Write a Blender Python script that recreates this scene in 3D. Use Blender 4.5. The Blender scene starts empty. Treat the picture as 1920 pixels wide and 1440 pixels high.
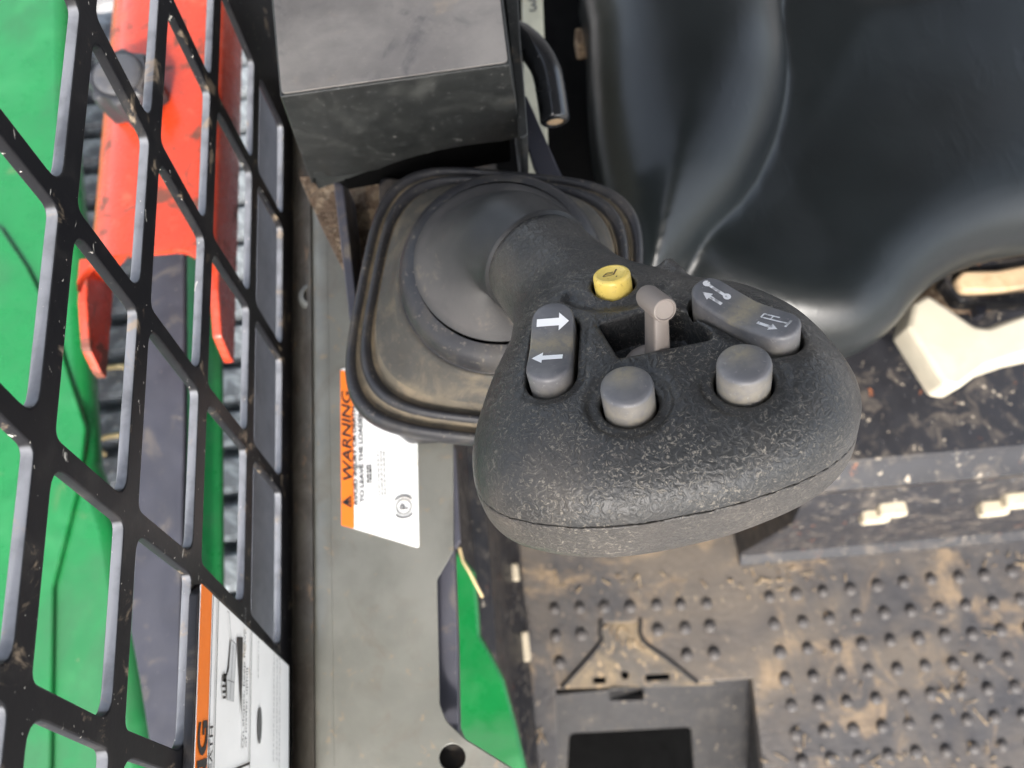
import bpy, bmesh, math, random
import numpy as np
from mathutils import Vector, Matrix
random.seed(7); np.random.seed(7)
R_ = math.radians
S = bpy.context.scene
COL = S.collection

# ------------------------------------------------------------------ camera
FPX = 1495.0                                   # focal length in photo pixels (1920 wide)
_D = np.array([43, 484, 1495.]); _D /= np.linalg.norm(_D)
_Y = np.array([-415, -4670, 1495.]); _Y -= _D*(_Y@_D); _Y /= np.linalg.norm(_Y)
_Z = -_D; _X = np.cross(_Y, _Z)
RM = np.stack([_X, _Y, _Z])                    # camera (right, down, forward) -> world
CAM = np.array([0, 0, 0.9])
cam = bpy.data.objects.new('camera', bpy.data.cameras.new('camera'))
COL.objects.link(cam); S.camera = cam
r_, d_, f_ = RM@[1, 0, 0], RM@[0, 1, 0], RM@[0, 0, 1]
cam.matrix_world = Matrix(((r_[0], -d_[0], -f_[0], CAM[0]), (r_[1], -d_[1], -f_[1], CAM[1]), (r_[2], -d_[2], -f_[2], CAM[2]), (0, 0, 0, 1)))
cam.data.sensor_width = 36; cam.data.lens = FPX/1920*36
cam.data.clip_start = 0.005; cam.data.clip_end = 500
cam.data.dof.use_dof = True; cam.data.dof.focus_distance = 0.205; cam.data.dof.aperture_fstop = 16.0

# ------------------------------------------------------------------ world, sun, exposure
SUN_EL, SUN_AZ = R_(40), R_(183)               # azimuth from +Y clockwise: in front of the machine, past the roof edge
w = bpy.data.worlds.new('World'); S.world = w; w.use_nodes = True
wn = w.node_tree.nodes; wn.clear()
sky = wn.new('ShaderNodeTexSky'); sky.sky_type = 'NISHITA'; sky.sun_disc = False
sky.sun_elevation = SUN_EL; sky.sun_rotation = SUN_AZ; sky.dust_density = 3.5; sky.air_density = 1.0
bg = wn.new('ShaderNodeBackground'); bg.inputs[1].default_value = 0.15
wo = wn.new('ShaderNodeOutputWorld')
hs_ = wn.new('ShaderNodeHueSaturation'); hs_.inputs['Saturation'].default_value = .5
w.node_tree.links.new(sky.outputs[0], hs_.inputs['Color']); w.node_tree.links.new(hs_.outputs[0], bg.inputs[0]); w.node_tree.links.new(bg.outputs[0], wo.inputs[0])
sun = bpy.data.objects.new('sun', bpy.data.lights.new('sun', 'SUN')); COL.objects.link(sun)
sun.data.energy = 1.5; sun.data.angle = R_(6.0); sun.data.color = (1, .96, .9)
sdir = Vector((math.sin(SUN_AZ)*math.cos(SUN_EL), math.cos(SUN_AZ)*math.cos(SUN_EL), math.sin(SUN_EL)))
sun.rotation_euler = sdir.to_track_quat('Z', 'Y').to_euler(); sun.location = sdir*3
S.view_settings.view_transform = 'Standard'; S.view_settings.look = 'None'
S.view_settings.exposure = 2.0; S.view_settings.gamma = 1.0; S.view_settings.use_curve_mapping = False
S.render.engine = 'CYCLES'

# ------------------------------------------------------------------ helpers
def ray(px, py): return RM@np.array([px-960, py-720, FPX])
def at(px, py, z):
    r = ray(px, py); return Vector(CAM+r*((z-CAM[2])/r[2]))
def atx(px, py, x):
    r = ray(px, py); return Vector(CAM+r*((x-CAM[0])/r[0]))
def tag(o, label=None, cat=None, group=None, kind=None):
    for k, v in (('label', label), ('category', cat), ('group', group), ('kind', kind)):
        if v: o[k] = v
    return o
def link(o, parent=None):
    COL.objects.link(o)
    if parent is not None:
        o.parent = parent
        o.matrix_parent_inverse = Matrix.Translation(parent.location).inverted() if parent.type == 'EMPTY' else Matrix.Identity(4)
    return o
def empty(name, loc, label, cat, group=None):
    o = bpy.data.objects.new(name, None); o.location = loc; o.empty_display_size = .01
    COL.objects.link(o); return tag(o, label, cat, group)
def smooth(me, angle=40):
    me.polygons.foreach_set('use_smooth', [True]*len(me.polygons))
    if angle < 179: me.set_sharp_from_angle(angle=R_(angle))
    me.update()
def mobj(name, verts, faces, m, parent=None, ang=40):
    me = bpy.data.meshes.new(name); me.from_pydata([tuple(v) for v in verts], [], [tuple(f) for f in faces])
    bm = bmesh.new(); bm.from_mesh(me); bmesh.ops.recalc_face_normals(bm, faces=bm.faces); bm.to_mesh(me); bm.free()
    smooth(me, ang); me.materials.append(m)
    return link(bpy.data.objects.new(name, me), parent)
def bevel(o, wd, seg=3, ang=35):
    b = o.modifiers.new('bevel', 'BEVEL'); b.width = wd; b.segments = seg; b.limit_method = 'ANGLE'; b.angle_limit = R_(ang)
    b.harden_normals = False
    return o
def spline_pts(pts, n=8, closed=True):
    P = [np.array(p, float) for p in pts]; N = len(P); out = []
    for i in range(N if closed else N-1):
        g = lambda k: P[k % N] if closed else P[min(max(k, 0), N-1)]
        a, b, c, d = g(i-1), g(i), g(i+1), g(i+2)
        for j in range(n):
            t = j/n
            out.append(.5*((2*b)+(-a+c)*t+(2*a-5*b+4*c-d)*t*t+(-a+3*b-3*c+d)*t**3))
    if not closed: out.append(P[-1])
    return out
def round_poly(pts, r, seg=5):
    """2D polygon with every corner rounded by radius r (number or list)"""
    out = []; N = len(pts)
    for i in range(N):
        p, a, b = (Vector(pts[k % N][:2]) for k in (i, i-1, i+1))
        rr = r[i] if isinstance(r, (list, tuple)) else r
        da, db = (a-p), (b-p); la, lb = da.length, db.length
        if rr <= 0 or la < 1e-9 or lb < 1e-9: out.append(tuple(p)); continue
        da /= la; db /= lb
        half = math.acos(max(-1, min(1, da.dot(db))))/2
        t = min(rr/max(math.tan(half), 1e-3), la*.48, lb*.48)
        s, e = p+da*t, p+db*t
        for j in range(seg+1):
            k = j/seg
            out.append(tuple((1-k)**2*s+2*k*(1-k)*p+k*k*e))
    return out
def frame(o, ex, ey):
    ex = Vector(ex).normalized(); ez = ex.cross(Vector(ey)).normalized(); ey = ez.cross(ex)
    m = Matrix.Identity(4)
    for i, v in enumerate((ex, ey, ez)):
        for k in range(3): m[k][i] = v[k]
    m.translation = Vector(o); return m
def plate(name, outer, m, parent=None, holes=(), th=.004, bev=.0004, mat4=None, ang=40):
    """flat cut plate: 2D outline with holes, top face at local z=0, thickness th downward"""
    cu = bpy.data.curves.new(name, 'CURVE'); cu.dimensions = '2D'; cu.fill_mode = 'BOTH'
    cu.extrude = max(th/2-bev, 1e-5); cu.bevel_depth = bev; cu.bevel_resolution = 2; cu.offset = -bev
    for loop in [outer]+list(holes):
        sp = cu.splines.new('POLY'); sp.points.add(len(loop)-1)
        for q, p in zip(sp.points, loop): q.co = (p[0], p[1], 0, 1)
        sp.use_cyclic_u = True
    t = bpy.data.objects.new('tmp', cu); COL.objects.link(t)
    me = bpy.data.meshes.new_from_object(t.evaluated_get(bpy.context.evaluated_depsgraph_get()))
    bpy.data.objects.remove(t); bpy.data.curves.remove(cu)
    me.transform(Matrix.Translation((0, 0, -th/2)))
    if mat4 is not None: me.transform(mat4)
    me.name = name; smooth(me, ang); me.materials.clear(); me.materials.append(m)
    return link(bpy.data.objects.new(name, me), parent)
def slab(name, pix, z, th, m, parent=None, r=.002, bev=.0005, holes=(), ang=40):
    """horizontal plate whose top face has the given outline (photo pixels at height z)"""
    pts = [at(x, y, z) for x, y in pix]
    hp = [[(at(x, y, z).x, at(x, y, z).y) for x, y in h] for h in holes]
    return plate(name, round_poly([(p.x, p.y) for p in pts], r), m, parent, hp, th, bev, Matrix.Translation((0, 0, z)), ang)
def loft(name, rings, m, parent=None, cap=(True, True), ang=60):
    n = len(rings[0]); V = [v for r in rings for v in r]; F = []
    for i in range(len(rings)-1):
        for j in range(n):
            k = (j+1) % n
            F.append((i*n+j, i*n+k, (i+1)*n+k, (i+1)*n+j))
    if cap[0]: F.append(tuple(range(n))[::-1])
    if cap[1]: F.append(tuple((len(rings)-1)*n+j for j in range(n)))
    return mobj(name, V, F, m, parent, ang)
def lathe(name, prof, m4, m, parent=None, n=40, ang=50):
    """prof: (radius, height) pairs, revolved about local z of m4"""
    rings = [[m4@Vector((r*math.cos(2*math.pi*j/n), r*math.sin(2*math.pi*j/n), h)) for j in range(n)] for r, h in prof]
    return loft(name, rings, m, parent, ang=ang)
def tube(name, pts, rad, m, parent=None, n=16, cap=True):
    P = [Vector(p) for p in pts]; rings = []; up = Vector((.1, .2, 1)).normalized()
    for i, p in enumerate(P):
        t = (P[min(i+1, len(P)-1)]-P[max(i-1, 0)]).normalized()
        a = t.cross(up)
        if a.length < 1e-3: a = t.cross(Vector((1, 0, 0)))
        a.normalize(); b = t.cross(a); up = b.cross(t) if False else up
        r = rad[i] if isinstance(rad, (list, tuple)) else rad
        rings.append([p+r*(math.cos(2*math.pi*j/n)*a+math.sin(2*math.pi*j/n)*b) for j in range(n)])
    return loft(name, rings, m, parent, (cap, cap))
def sweep_x(name, prof, x0, x1, m, parent=None, nx=2, bev=0):
    """closed (y,z) profile swept along x"""
    rings = [[Vector((x0+(x1-x0)*i/(nx-1), y, z)) for y, z in prof] for i in range(nx)]
    o = loft(name, rings, m, parent, ang=30)
    if bev: bevel(o, bev)
    return o
def sweep_y(name, prof, y0, y1, m, parent=None, bev=0):
    rings = [[Vector((x, y, z)) for x, z in prof] for y in (y0, y1)]
    o = loft(name, rings, m, parent, ang=30)
    if bev: bevel(o, bev)
    return o
def text(name, s, m4, size, m, parent, sx=1.0, shear=0.0, bold=0.0, align='LEFT', sy=1.0):
    cu = bpy.data.curves.new(name, 'FONT'); cu.body = s; cu.size = size; cu.shear = shear; cu.offset = bold*size
    cu.align_x = align; cu.resolution_u = 4
    t = bpy.data.objects.new('tmp', cu); COL.objects.link(t)
    me = bpy.data.meshes.new_from_object(t.evaluated_get(bpy.context.evaluated_depsgraph_get()))
    bpy.data.objects.remove(t); bpy.data.curves.remove(cu)
    me.transform(m4@Matrix.Diagonal((sx, sy, 1, 1))); me.name = name; me.materials.clear(); me.materials.append(m)
    return link(bpy.data.objects.new(name, me), parent)
def flat(name, polys, m4, m, parent):
    """flat print: list of 2D polygons lying in the local xy plane of m4"""
    bm = bmesh.new()
    for P in polys:
        bm.faces.new([bm.verts.new(m4@Vector((p[0], p[1], 0))) for p in P])
    bmesh.ops.triangulate(bm, faces=bm.faces)
    me = bpy.data.meshes.new(name); bm.to_mesh(me); bm.free(); me.materials.append(m)
    return link(bpy.data.objects.new(name, me), parent)
def quad(x0, y0, x1, y1): return [(x0, y0), (x1, y0), (x1, y1), (x0, y1)]

# ---- signed distance tools
def smin(a, b, k): h = np.clip(.5+.5*(b-a)/k, 0, 1); return b*(1-h)+a*h-k*h*(1-h)
def smax(a, b, k): return -smin(-a, -b, k)
def poly_sdf(X, Y, P):
    P = np.array(P, float); d = np.full(X.shape, 1e9); ins = np.zeros(X.shape, bool)
    for i in range(len(P)):
        a, b = P[i-1], P[i]; ex, ey = b-a; wx, wy = X-a[0], Y-a[1]
        t = np.clip((wx*ex+wy*ey)/(ex*ex+ey*ey+1e-12), 0, 1)
        d = np.minimum(d, (wx-ex*t)**2+(wy-ey*t)**2)
        c = ((a[1] <= Y) & (b[1] > Y)) | ((b[1] <= Y) & (a[1] > Y))
        if ey != 0: ins ^= c & (X < a[0]+(Y-a[1])/ey*ex)
    return np.where(ins, -1, 1)*np.sqrt(d)
def capsule(X, Y, Z, a, b, ra, rb):
    a = np.array(a, float); b = np.array(b, float); e = b-a
    t = np.clip(((X-a[0])*e[0]+(Y-a[1])*e[1]+(Z-a[2])*e[2])/(e@e), 0, 1)
    return np.sqrt((X-a[0]-e[0]*t)**2+(Y-a[1]-e[1]*t)**2+(Z-a[2]-e[2]*t)**2)-(ra+(rb-ra)*t)
def surface_nets(F, org, h):
    ins = F < 0; nx, ny, nz = F.shape
    acc = np.zeros((nx-1, ny-1, nz-1, 3), np.float32); cnt = np.zeros((nx-1, ny-1, nz-1), np.float32)
    cs = [(i, j, k) for i in (0, 1) for j in (0, 1) for k in (0, 1)]
    sl = lambda A, c: A[c[0]:nx-1+c[0], c[1]:ny-1+c[1], c[2]:nz-1+c[2]]
    for c in cs:
        for ax in range(3):
            if c[ax]: continue
            e = list(c); e[ax] = 1
            a, b = sl(F, c), sl(F, e); m = sl(ins, c) != sl(ins, e)
            t = np.where(m, a/np.where(m, a-b, 1), 0)
            for q in range(3): acc[..., q] += np.where(m, c[q]+(t if q == ax else 0), 0)
            cnt += m
    act = cnt > 0; vid = -np.ones(act.shape, np.int64); ii = np.argwhere(act); vid[act] = np.arange(len(ii))
    V = (ii+acc[act]/cnt[act][:, None])*h+np.array(org)
    Q = []
    for ax in range(3):
        o = [q for q in range(3) if q != ax]
        a = np.take(ins, range(F.shape[ax]-1), ax); b = np.take(ins, range(1, F.shape[ax]), ax)
        E = np.argwhere(a != b); E = E[(E[:, o[0]] > 0) & (E[:, o[1]] > 0) & (E[:, o[0]] < F.shape[o[0]]-1) & (E[:, o[1]] < F.shape[o[1]]-1)]
        def cell(d0, d1):
            K = E.copy(); K[:, o[0]] += d0; K[:, o[1]] += d1; return vid[K[:, 0], K[:, 1], K[:, 2]]
        q = np.stack([cell(-1, -1), cell(0, -1), cell(0, 0), cell(-1, 0)], 1)
        fl = ins[E[:, 0], E[:, 1], E[:, 2]]
        if ax == 1: fl = ~fl
        q[~fl] = q[~fl][:, ::-1]; Q.append(q)
    return V, np.concatenate(Q)
def relax(V, Q, it=2, lam=.5):
    for _ in range(it):
        s = np.zeros_like(V); c = np.zeros(len(V))
        for i in range(4):
            for j in (1, 3):
                np.add.at(s, Q[:, i], V[Q[:, (i+j) % 4]]); np.add.at(c, Q[:, i], 1)
        V = V+lam*(s/np.maximum(c, 1)[:, None]-V)
    return V
def np_obj(name, V, Q, m, parent=None, ang=180):
    me = bpy.data.meshes.new(name); me.from_pydata(V.tolist(), [], Q.tolist()); smooth(me, ang); me.materials.append(m)
    return link(bpy.data.objects.new(name, me), parent)

# ------------------------------------------------------------------ materials
class Mat:
    def __init__(s, name):
        s.m = bpy.data.materials.new(name); s.m.use_nodes = True; s.t = s.m.node_tree; s.n = s.t.nodes; s.n.clear()
        s.out = s.n.new('ShaderNodeOutputMaterial'); s.p = s.n.new('ShaderNodeBsdfPrincipled')
        s.l(s.p.outputs[0], s.out.inputs[0])
        s.co = s.n.new('ShaderNodeTexCoord').outputs['Object']
    def l(s, a, b): s.t.links.new(a, b)
    def val(s, sock, v):
        if hasattr(v, 'is_output') or isinstance(v, bpy.types.NodeSocket): s.l(v, sock)
        else: sock.default_value = v
    def noise(s, scale, detail=4, rough=.55, dist=0, off=0.0, stretch=(1, 1, 1)):
        mp = s.n.new('ShaderNodeMapping'); mp.inputs['Location'].default_value = (off, off*1.7, off*.3); mp.inputs['Scale'].default_value = stretch
        s.l(s.co, mp.inputs[0])
        k = s.n.new('ShaderNodeTexNoise'); k.inputs['Scale'].default_value = scale; k.inputs['Detail'].default_value = detail
        k.inputs['Roughness'].default_value = rough; k.inputs['Distortion'].default_value = dist; s.l(mp.outputs[0], k.inputs['Vector']); return k.outputs[0]
    def voro(s, scale, feature='F1', rnd=1.0):
        k = s.n.new('ShaderNodeTexVoronoi'); k.feature = feature; k.inputs['Scale'].default_value = scale; k.inputs['Randomness'].default_value = rnd
        s.l(s.co, k.inputs['Vector']); return k.outputs['Distance']
    def mr(s, v, lo, hi, a=0.0, b=1.0, smooth=True):
        k = s.n.new('ShaderNodeMapRange'); k.interpolation_type = 'SMOOTHSTEP' if smooth else 'LINEAR'; k.clamp = True
        s.l(v, k.inputs[0])
        for i, x in enumerate((lo, hi, a, b)): k.inputs[i+1].default_value = x
        return k.outputs[0]
    def math(s, op, a, b=0.0):
        k = s.n.new('ShaderNodeMath'); k.operation = op; s.val(k.inputs[0], a); s.val(k.inputs[1], b); return k.outputs[0]
    def mix(s, f, a, b):
        k = s.n.new('ShaderNodeMix'); k.data_type = 'RGBA'; s.val(k.inputs[0], f)
        s.val(k.inputs[6], a if not isinstance(a, tuple) else (*a, 1)); s.val(k.inputs[7], b if not isinstance(b, tuple) else (*b, 1)); return k.outputs[2]
    def mixf(s, f, a, b):
        k = s.n.new('ShaderNodeMix'); k.data_type = 'FLOAT'; s.val(k.inputs[0], f); s.val(k.inputs[2], a); s.val(k.inputs[3], b); return k.outputs[0]
    def bump(s, h, strength, dist, prev=None):
        k = s.n.new('ShaderNodeBump'); k.inputs['Strength'].default_value = strength; k.inputs['Distance'].default_value = dist
        s.l(h, k.inputs['Height'])
        if prev is not None: s.l(prev, k.inputs['Normal'])
        return k.outputs[0]
    def updot(s):
        g = s.n.new('ShaderNodeNewGeometry'); k = s.n.new('ShaderNodeSeparateXYZ'); s.l(g.outputs['Normal'], k.inputs[0]); return k.outputs[2]
def dirty(name, base, rough=.5, metal=0.0, spec=.5, layers=(), bumps=(), var=.12, rvar=.1, coat=0):
    """layers: (scale, lo, hi, colour, amount, distortion) patches of dust, dirt, rust or scratches"""
    M = Mat(name); c = base; rr = rough
    n0 = M.noise(40, 5, .6, .3)
    c = M.mix(M.mr(n0, .3, .7), tuple(x*(1-var) for x in base), tuple(min(1, x*(1+var)) for x in base))
    rs = M.mr(M.noise(90, 4, .6, 0, 3.1), .3, .7, rough-rvar, rough+rvar)
    for i, L in enumerate(layers):
        sc, lo, hi, col, amt = L[:5]; ds = L[5] if len(L) > 5 else .4
        st = L[6] if len(L) > 6 else (1, 1, 1)
        f = M.math('MULTIPLY', M.mr(M.noise(sc, 6, .62, ds, 1.37*(i+1), st), lo, hi), amt)
        c = M.mix(f, c, col); rs = M.mixf(f, rs, .85)
    M.l(c, M.p.inputs['Base Color']); M.l(rs, M.p.inputs['Roughness'])
    M.p.inputs['Metallic'].default_value = metal; M.p.inputs['Specular IOR Level'].default_value = spec
    if coat: M.p.inputs['Coat Weight'].default_value = coat; M.p.inputs['Coat Roughness'].default_value = .12
    nm = None
    for sc, stg, dist in bumps: nm = M.bump(M.noise(sc, 4, .6), stg, dist, nm)
    if nm is not None: M.l(nm, M.p.inputs['Normal'])
    return M.m

DUST = (.36, .29, .21); TAN = (.42, .31, .20); RUST = (.33, .11, .04); GREY = (.45, .45, .46)
m_grille = dirty('black paint on steel', (.016, .016, .019), .32, spec=.5, rvar=.08,
    layers=[(900, .66, .70, (.5, .47, .42), .85, .3, (1, .35, 1)), (260, .69, .72, (.6, .57, .5), .9, .2), (120, .70, .78, TAN, .9, .6), (60, .5, .8, (.06, .055, .05), .6)],
    bumps=[(400, .15, .0003)])
m_panel = dirty('grey green console paint', (.128, .127, .110), .42, layers=[(45, .52, .74, (.095, .078, .055), .5, .8), (190, .60, .68, (.22, .16, .10), .55, .5), (20, .45, .7, (.185, .182, .16), .5)], bumps=[(1500, .05, .0001)])
m_paneld = dirty('dirty console edge', (.075, .068, .056), .55, layers=[(30, .38, .62, (.035, .027, .02), .85, .8), (120, .58, .68, (.17, .11, .065), .7, .5), (420, .66, .70, (.4, .36, .3), .6)], bumps=[(500, .1, .0003)])
m_armrest = dirty('black armrest plastic', (.022, .0235, .023), .45, layers=[(520, .58, .72, (.22, .22, .215), .35, .2), (45, .46, .75, (.070, .072, .066), .6, .5), (170, .66, .72, (.35, .34, .31), .6, .3), (25, .60, .72, (.15, .12, .085), .6, .5)], bumps=[(1800, .12, .0002)])
m_armdust = dirty('dusty armrest plastic', (.16, .148, .138), .6, layers=[(24, .36, .66, (.275, .255, .232), .8, .2), (38, .56, .72, (.10, .095, .097), .75, .5), (30, .58, .75, (.33, .27, .20), .6, .2), (700, .6, .75, (.36, .33, .29), .4)], bumps=[(1500, .12, .0002)])
m_rubber = dirty('black rubber boot', (.022, .022, .025), .45, layers=[(60, .46, .76, (.09, .078, .062), .6, .6), (500, .58, .72, (.30, .26, .20), .4, .3)], bumps=[(1200, .25, .0003)])
m_groove = dirty('tan dust in rubber grooves', (.10, .085, .062), .8, layers=[(60, .40, .66, (.21, .165, .108), .85, .5), (80, .58, .72, (.03, .03, .03), .7, .6)], bumps=[(1100, .3, .0004)])
m_dusty = dirty('dust caked rubber', (.055, .051, .043), .7, layers=[(70, .42, .70, (.16, .13, .088), .8, .5), (420, .56, .72, (.17, .135, .09), .4, .3), (60, .6, .75, (.022, .022, .022), .7, .6)], bumps=[(1100, .3, .0004)])
m_neck = dirty('smooth black neck', (.030, .030, .031), .52, layers=[(70, .5, .8, (.12, .105, .085), .5, .5)], bumps=[(1100, .1, .0002)])
def dome_material():
    M = Mat('rubber sleeve, dusty at its foot'); at_ = M.n.new('ShaderNodeAttribute'); at_.attribute_name = 'dust'
    c = M.mix(M.mr(M.noise(60, 4, .6, .3), .35, .7), (.015, .0155, .016), (.026, .026, .026))
    f = M.math('MULTIPLY', at_.outputs['Fac'], M.mr(M.noise(65, 5, .62, .5, 3.0), .25, .65, .45, 1.0))
    c = M.mix(f, c, (.080, .074, .070)); c = M.mix(M.math('MULTIPLY', M.mr(M.noise(120, 5, .7, .4, 6.0), .55, .70), M.math('MULTIPLY', at_.outputs['Fac'], .7)), c, (.15, .125, .095))
    M.l(c, M.p.inputs['Base Color']); M.l(M.mixf(f, .45, .62), M.p.inputs['Roughness'])
    M.l(M.bump(M.noise(1200, 3, .6), .22, .0003), M.p.inputs['Normal']); return M.m
m_neck = dome_material()
m_tube = dirty('glossy black bar', (.012, .013, .015), .2, layers=[(300, .70, .76, GREY, .8, .2), (90, .66, .74, (.3, .15, .08), .5)], coat=.4)
m_cream = dirty('cream painted post', (.50, .48, .36), .55, layers=[(60, .5, .75, (.25, .2, .13), .5)])
m_steel = dirty('blue grey painted steel', (.06, .06, .076), .42, layers=[(240, .66, .74, (.45, .42, .38), .6), (60, .55, .75, (.22, .18, .13), .6, .6)])
m_sideplate = dirty('blue grey side plate', (.16, .165, .19), .5, layers=[(260, .68, .74, (.5, .48, .44), .6)])
m_link = dirty('dark blue grey paint', (.035, .035, .045), .45, layers=[(60, .55, .72, (.10, .085, .07), .6, .6), (300, .68, .72, (.3, .28, .25), .6)])
m_blackst = dirty('black painted steel', (.018, .018, .021), .42, spec=.3, layers=[(55, .5, .66, (.12, .10, .08), .5, .8), (160, .62, .70, (.42, .36, .28), .75, .4), (330, .68, .72, (.5, .5, .5), .7), (70, .66, .72, RUST, .75, .5)], bumps=[(300, .1, .0003)])
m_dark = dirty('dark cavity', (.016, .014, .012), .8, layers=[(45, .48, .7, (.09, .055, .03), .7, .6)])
m_dirt = dirty('dirt', (.14, .09, .055), .95, layers=[(160, .45, .65, (.34, .25, .16), .8), (500, .55, .7, (.5, .4, .28), .6)], bumps=[(250, 1, .004), (900, .8, .001)])
m_green = dirty('green loader paint', (.005, .145, .033), .30, layers=[(9, .42, .68, (.012, .085, .028), .7, .4), (14, .5, .7, (.02, .20, .06), .5, .3), (28, .62, .74, (.10, .13, .05), .5, .6), (240, .70, .75, (.25, .20, .12), .7)], coat=.3, var=.06)
m_orange = dirty('orange red paint', (.40, .036, .011), .28, layers=[(30, .545, .63, (.06, .028, .015), .85, .9), (200, .64, .70, (.06, .03, .02), .7), (90, .55, .75, (.50, .10, .05), .5, .3)], coat=.3, var=.08)
m_knob = dirty('grey knob plastic', (.022, .022, .025), .5, layers=[(70, .5, .7, (.2, .17, .14), .4)])
m_knobcap = dirty('worn knob cap', (.055, .055, .06), .5, layers=[(120, .5, .7, (.10, .09, .08), .6)])
m_track = dirty('rubber track', (.10, .10, .11), .7, layers=[(40, .42, .62, (.36, .38, .40), .75, .6), (150, .6, .7, (.55, .5, .42), .6)], bumps=[(120, .6, .002)])
m_trackpale = dirty('paler rubber track', (.18, .195, .21), .75, layers=[(60, .45, .6, (.36, .40, .42), .8, .8), (30, .6, .7, (.1, .1, .11), .7)], bumps=[(150, .7, .002)])  # paler grey for the lugs nearer the guard
m_white = dirty('sticker white', (.84, .83, .80), .45, layers=[(50, .62, .72, (.55, .43, .28), .6, .5), (110, .70, .74, (.30, .28, .24), .7, .8)], var=.03)
m_stor = dirty('sticker orange', (.85, .19, .015), .42, layers=[(90, .6, .8, (.75, .22, .05), .5)], var=.05)
m_ink = dirty('sticker ink', (.02, .018, .018), .5)
m_inkg = dirty('sticker grey ink', (.10, .10, .10), .6)
def switch_material():
    M = Mat('grey switch plastic with dust'); at_ = M.n.new('ShaderNodeAttribute'); at_.attribute_name = 'dust'
    c = M.mix(M.mr(M.noise(160, 4, .6, .3), .35, .7), (.105, .106, .114), (.155, .152, .155))
    f = M.math('MULTIPLY', at_.outputs['Fac'], M.mr(M.noise(420, 4, .65, .4, 3.0), .30, .62, .35, 1.0))
    c = M.mix(f, c, (.27, .235, .165)); c = M.mix(M.math('MULTIPLY', M.mr(M.noise(900, 3, .6, .2, 6.0), .62, .72), .4), c, (.32, .31, .30))
    M.l(c, M.p.inputs['Base Color']); M.l(M.mixf(f, .42, .8), M.p.inputs['Roughness'])
    M.l(M.bump(M.noise(2600, 3, .6), .08, .0001), M.p.inputs['Normal']); return M.m
m_pale = dirty('sticker pale grey ink', (.55, .55, .54), .6)
m_switch = switch_material()
def dust_attr_vals(o, vals):
    a = o.data.attributes.new('dust', 'FLOAT', 'POINT'); a.data.foreach_set('value', vals)
def dust_attr(o, fn):
    a = o.data.attributes.new('dust', 'FLOAT', 'POINT'); a.data.foreach_set('value', [float(fn(v.co)) for v in o.data.vertices])
m_markw = dirty('white print', (.95, .95, .94), .5, var=.02)
m_markf = dirty('worn white print', (.68, .68, .68), .5, layers=[(500, .5, .6, (.22, .22, .22), .8)])
m_yellow = dirty('yellow button plastic', (.92, .68, .16), .35, layers=[(900, .60, .68, (.45, .25, .03), .5)], var=.05)
m_brown = dirty('brown print', (.12, .06, .02), .5)
m_slider = dirty('warm grey slider', (.21, .178, .155), .5, layers=[(300, .5, .75, (.28, .235, .185), .5)], bumps=[(3000, .05, .0001)])
m_pocket = dirty('pocket plastic', (.02, .021, .023), .5)
m_leverw = dirty('pale lever plastic', (.44, .40, .315), .45, layers=[(400, .70, .74, (.2, .17, .12), .6), (40, .5, .8, (.60, .52, .40), .6)], var=.05)
m_tan = dirty('tan handle grip', (.56, .40, .24), .6, layers=[(120, .5, .7, (.42, .28, .15), .6)])
m_foam = dirty('cream clip', (.44, .38, .28), .8, layers=[(300, .5, .7, (.4, .32, .2), .6)], bumps=[(500, .5, .001)])
m_straw = dirty('dry straw', (.60, .46, .24), .8)
m_litter = dirty('dry litter', (.24, .17, .10), .9, layers=[(120, .4, .6, (.36, .28, .18), .8), (60, .5, .6, (.14, .09, .05), .8)])
m_ground = dirty('gravel ground', (.26, .25, .24), .95, layers=[(30, .45, .6, (.42, .41, .40), .8), (8, .5, .6, (.16, .15, .14), .6)], bumps=[(60, 1, .01)])
m_blocker = dirty('grey blocker liner', (.16, .16, .165), .8)  # tone set for bounce off the added roof and rear wall

def grille_material():
    M = Mat('black painted steel with dusty ledges')
    c = M.mix(M.mr(M.noise(60, 5, .6), .5, .8), (.009, .009, .011), (.030, .028, .027))
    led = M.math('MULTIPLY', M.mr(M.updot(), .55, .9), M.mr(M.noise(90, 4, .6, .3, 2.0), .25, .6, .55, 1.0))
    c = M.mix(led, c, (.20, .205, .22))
    c = M.mix(M.math('MULTIPLY', M.mr(M.noise(70, 5, .65, .6, 3.0), .58, .70), .75), c, (.30, .23, .16))
    chip = M.math('MAXIMUM', M.mr(M.noise(900, 3, .5, .3, 1.1, (1, .45, .8)), .715, .74), M.mr(M.noise(300, 4, .6, .8, 5.1, (1, .5, 1)), .69, .73))
    c = M.mix(M.math('MULTIPLY', chip, .85), c, (.55, .52, .46))
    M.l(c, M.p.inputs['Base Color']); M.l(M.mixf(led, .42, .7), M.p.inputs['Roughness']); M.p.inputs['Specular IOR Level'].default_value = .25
    M.l(M.bump(M.noise(400, 4, .6), .15, .0003), M.p.inputs['Normal']); return M.m
m_grille = grille_material()
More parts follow.
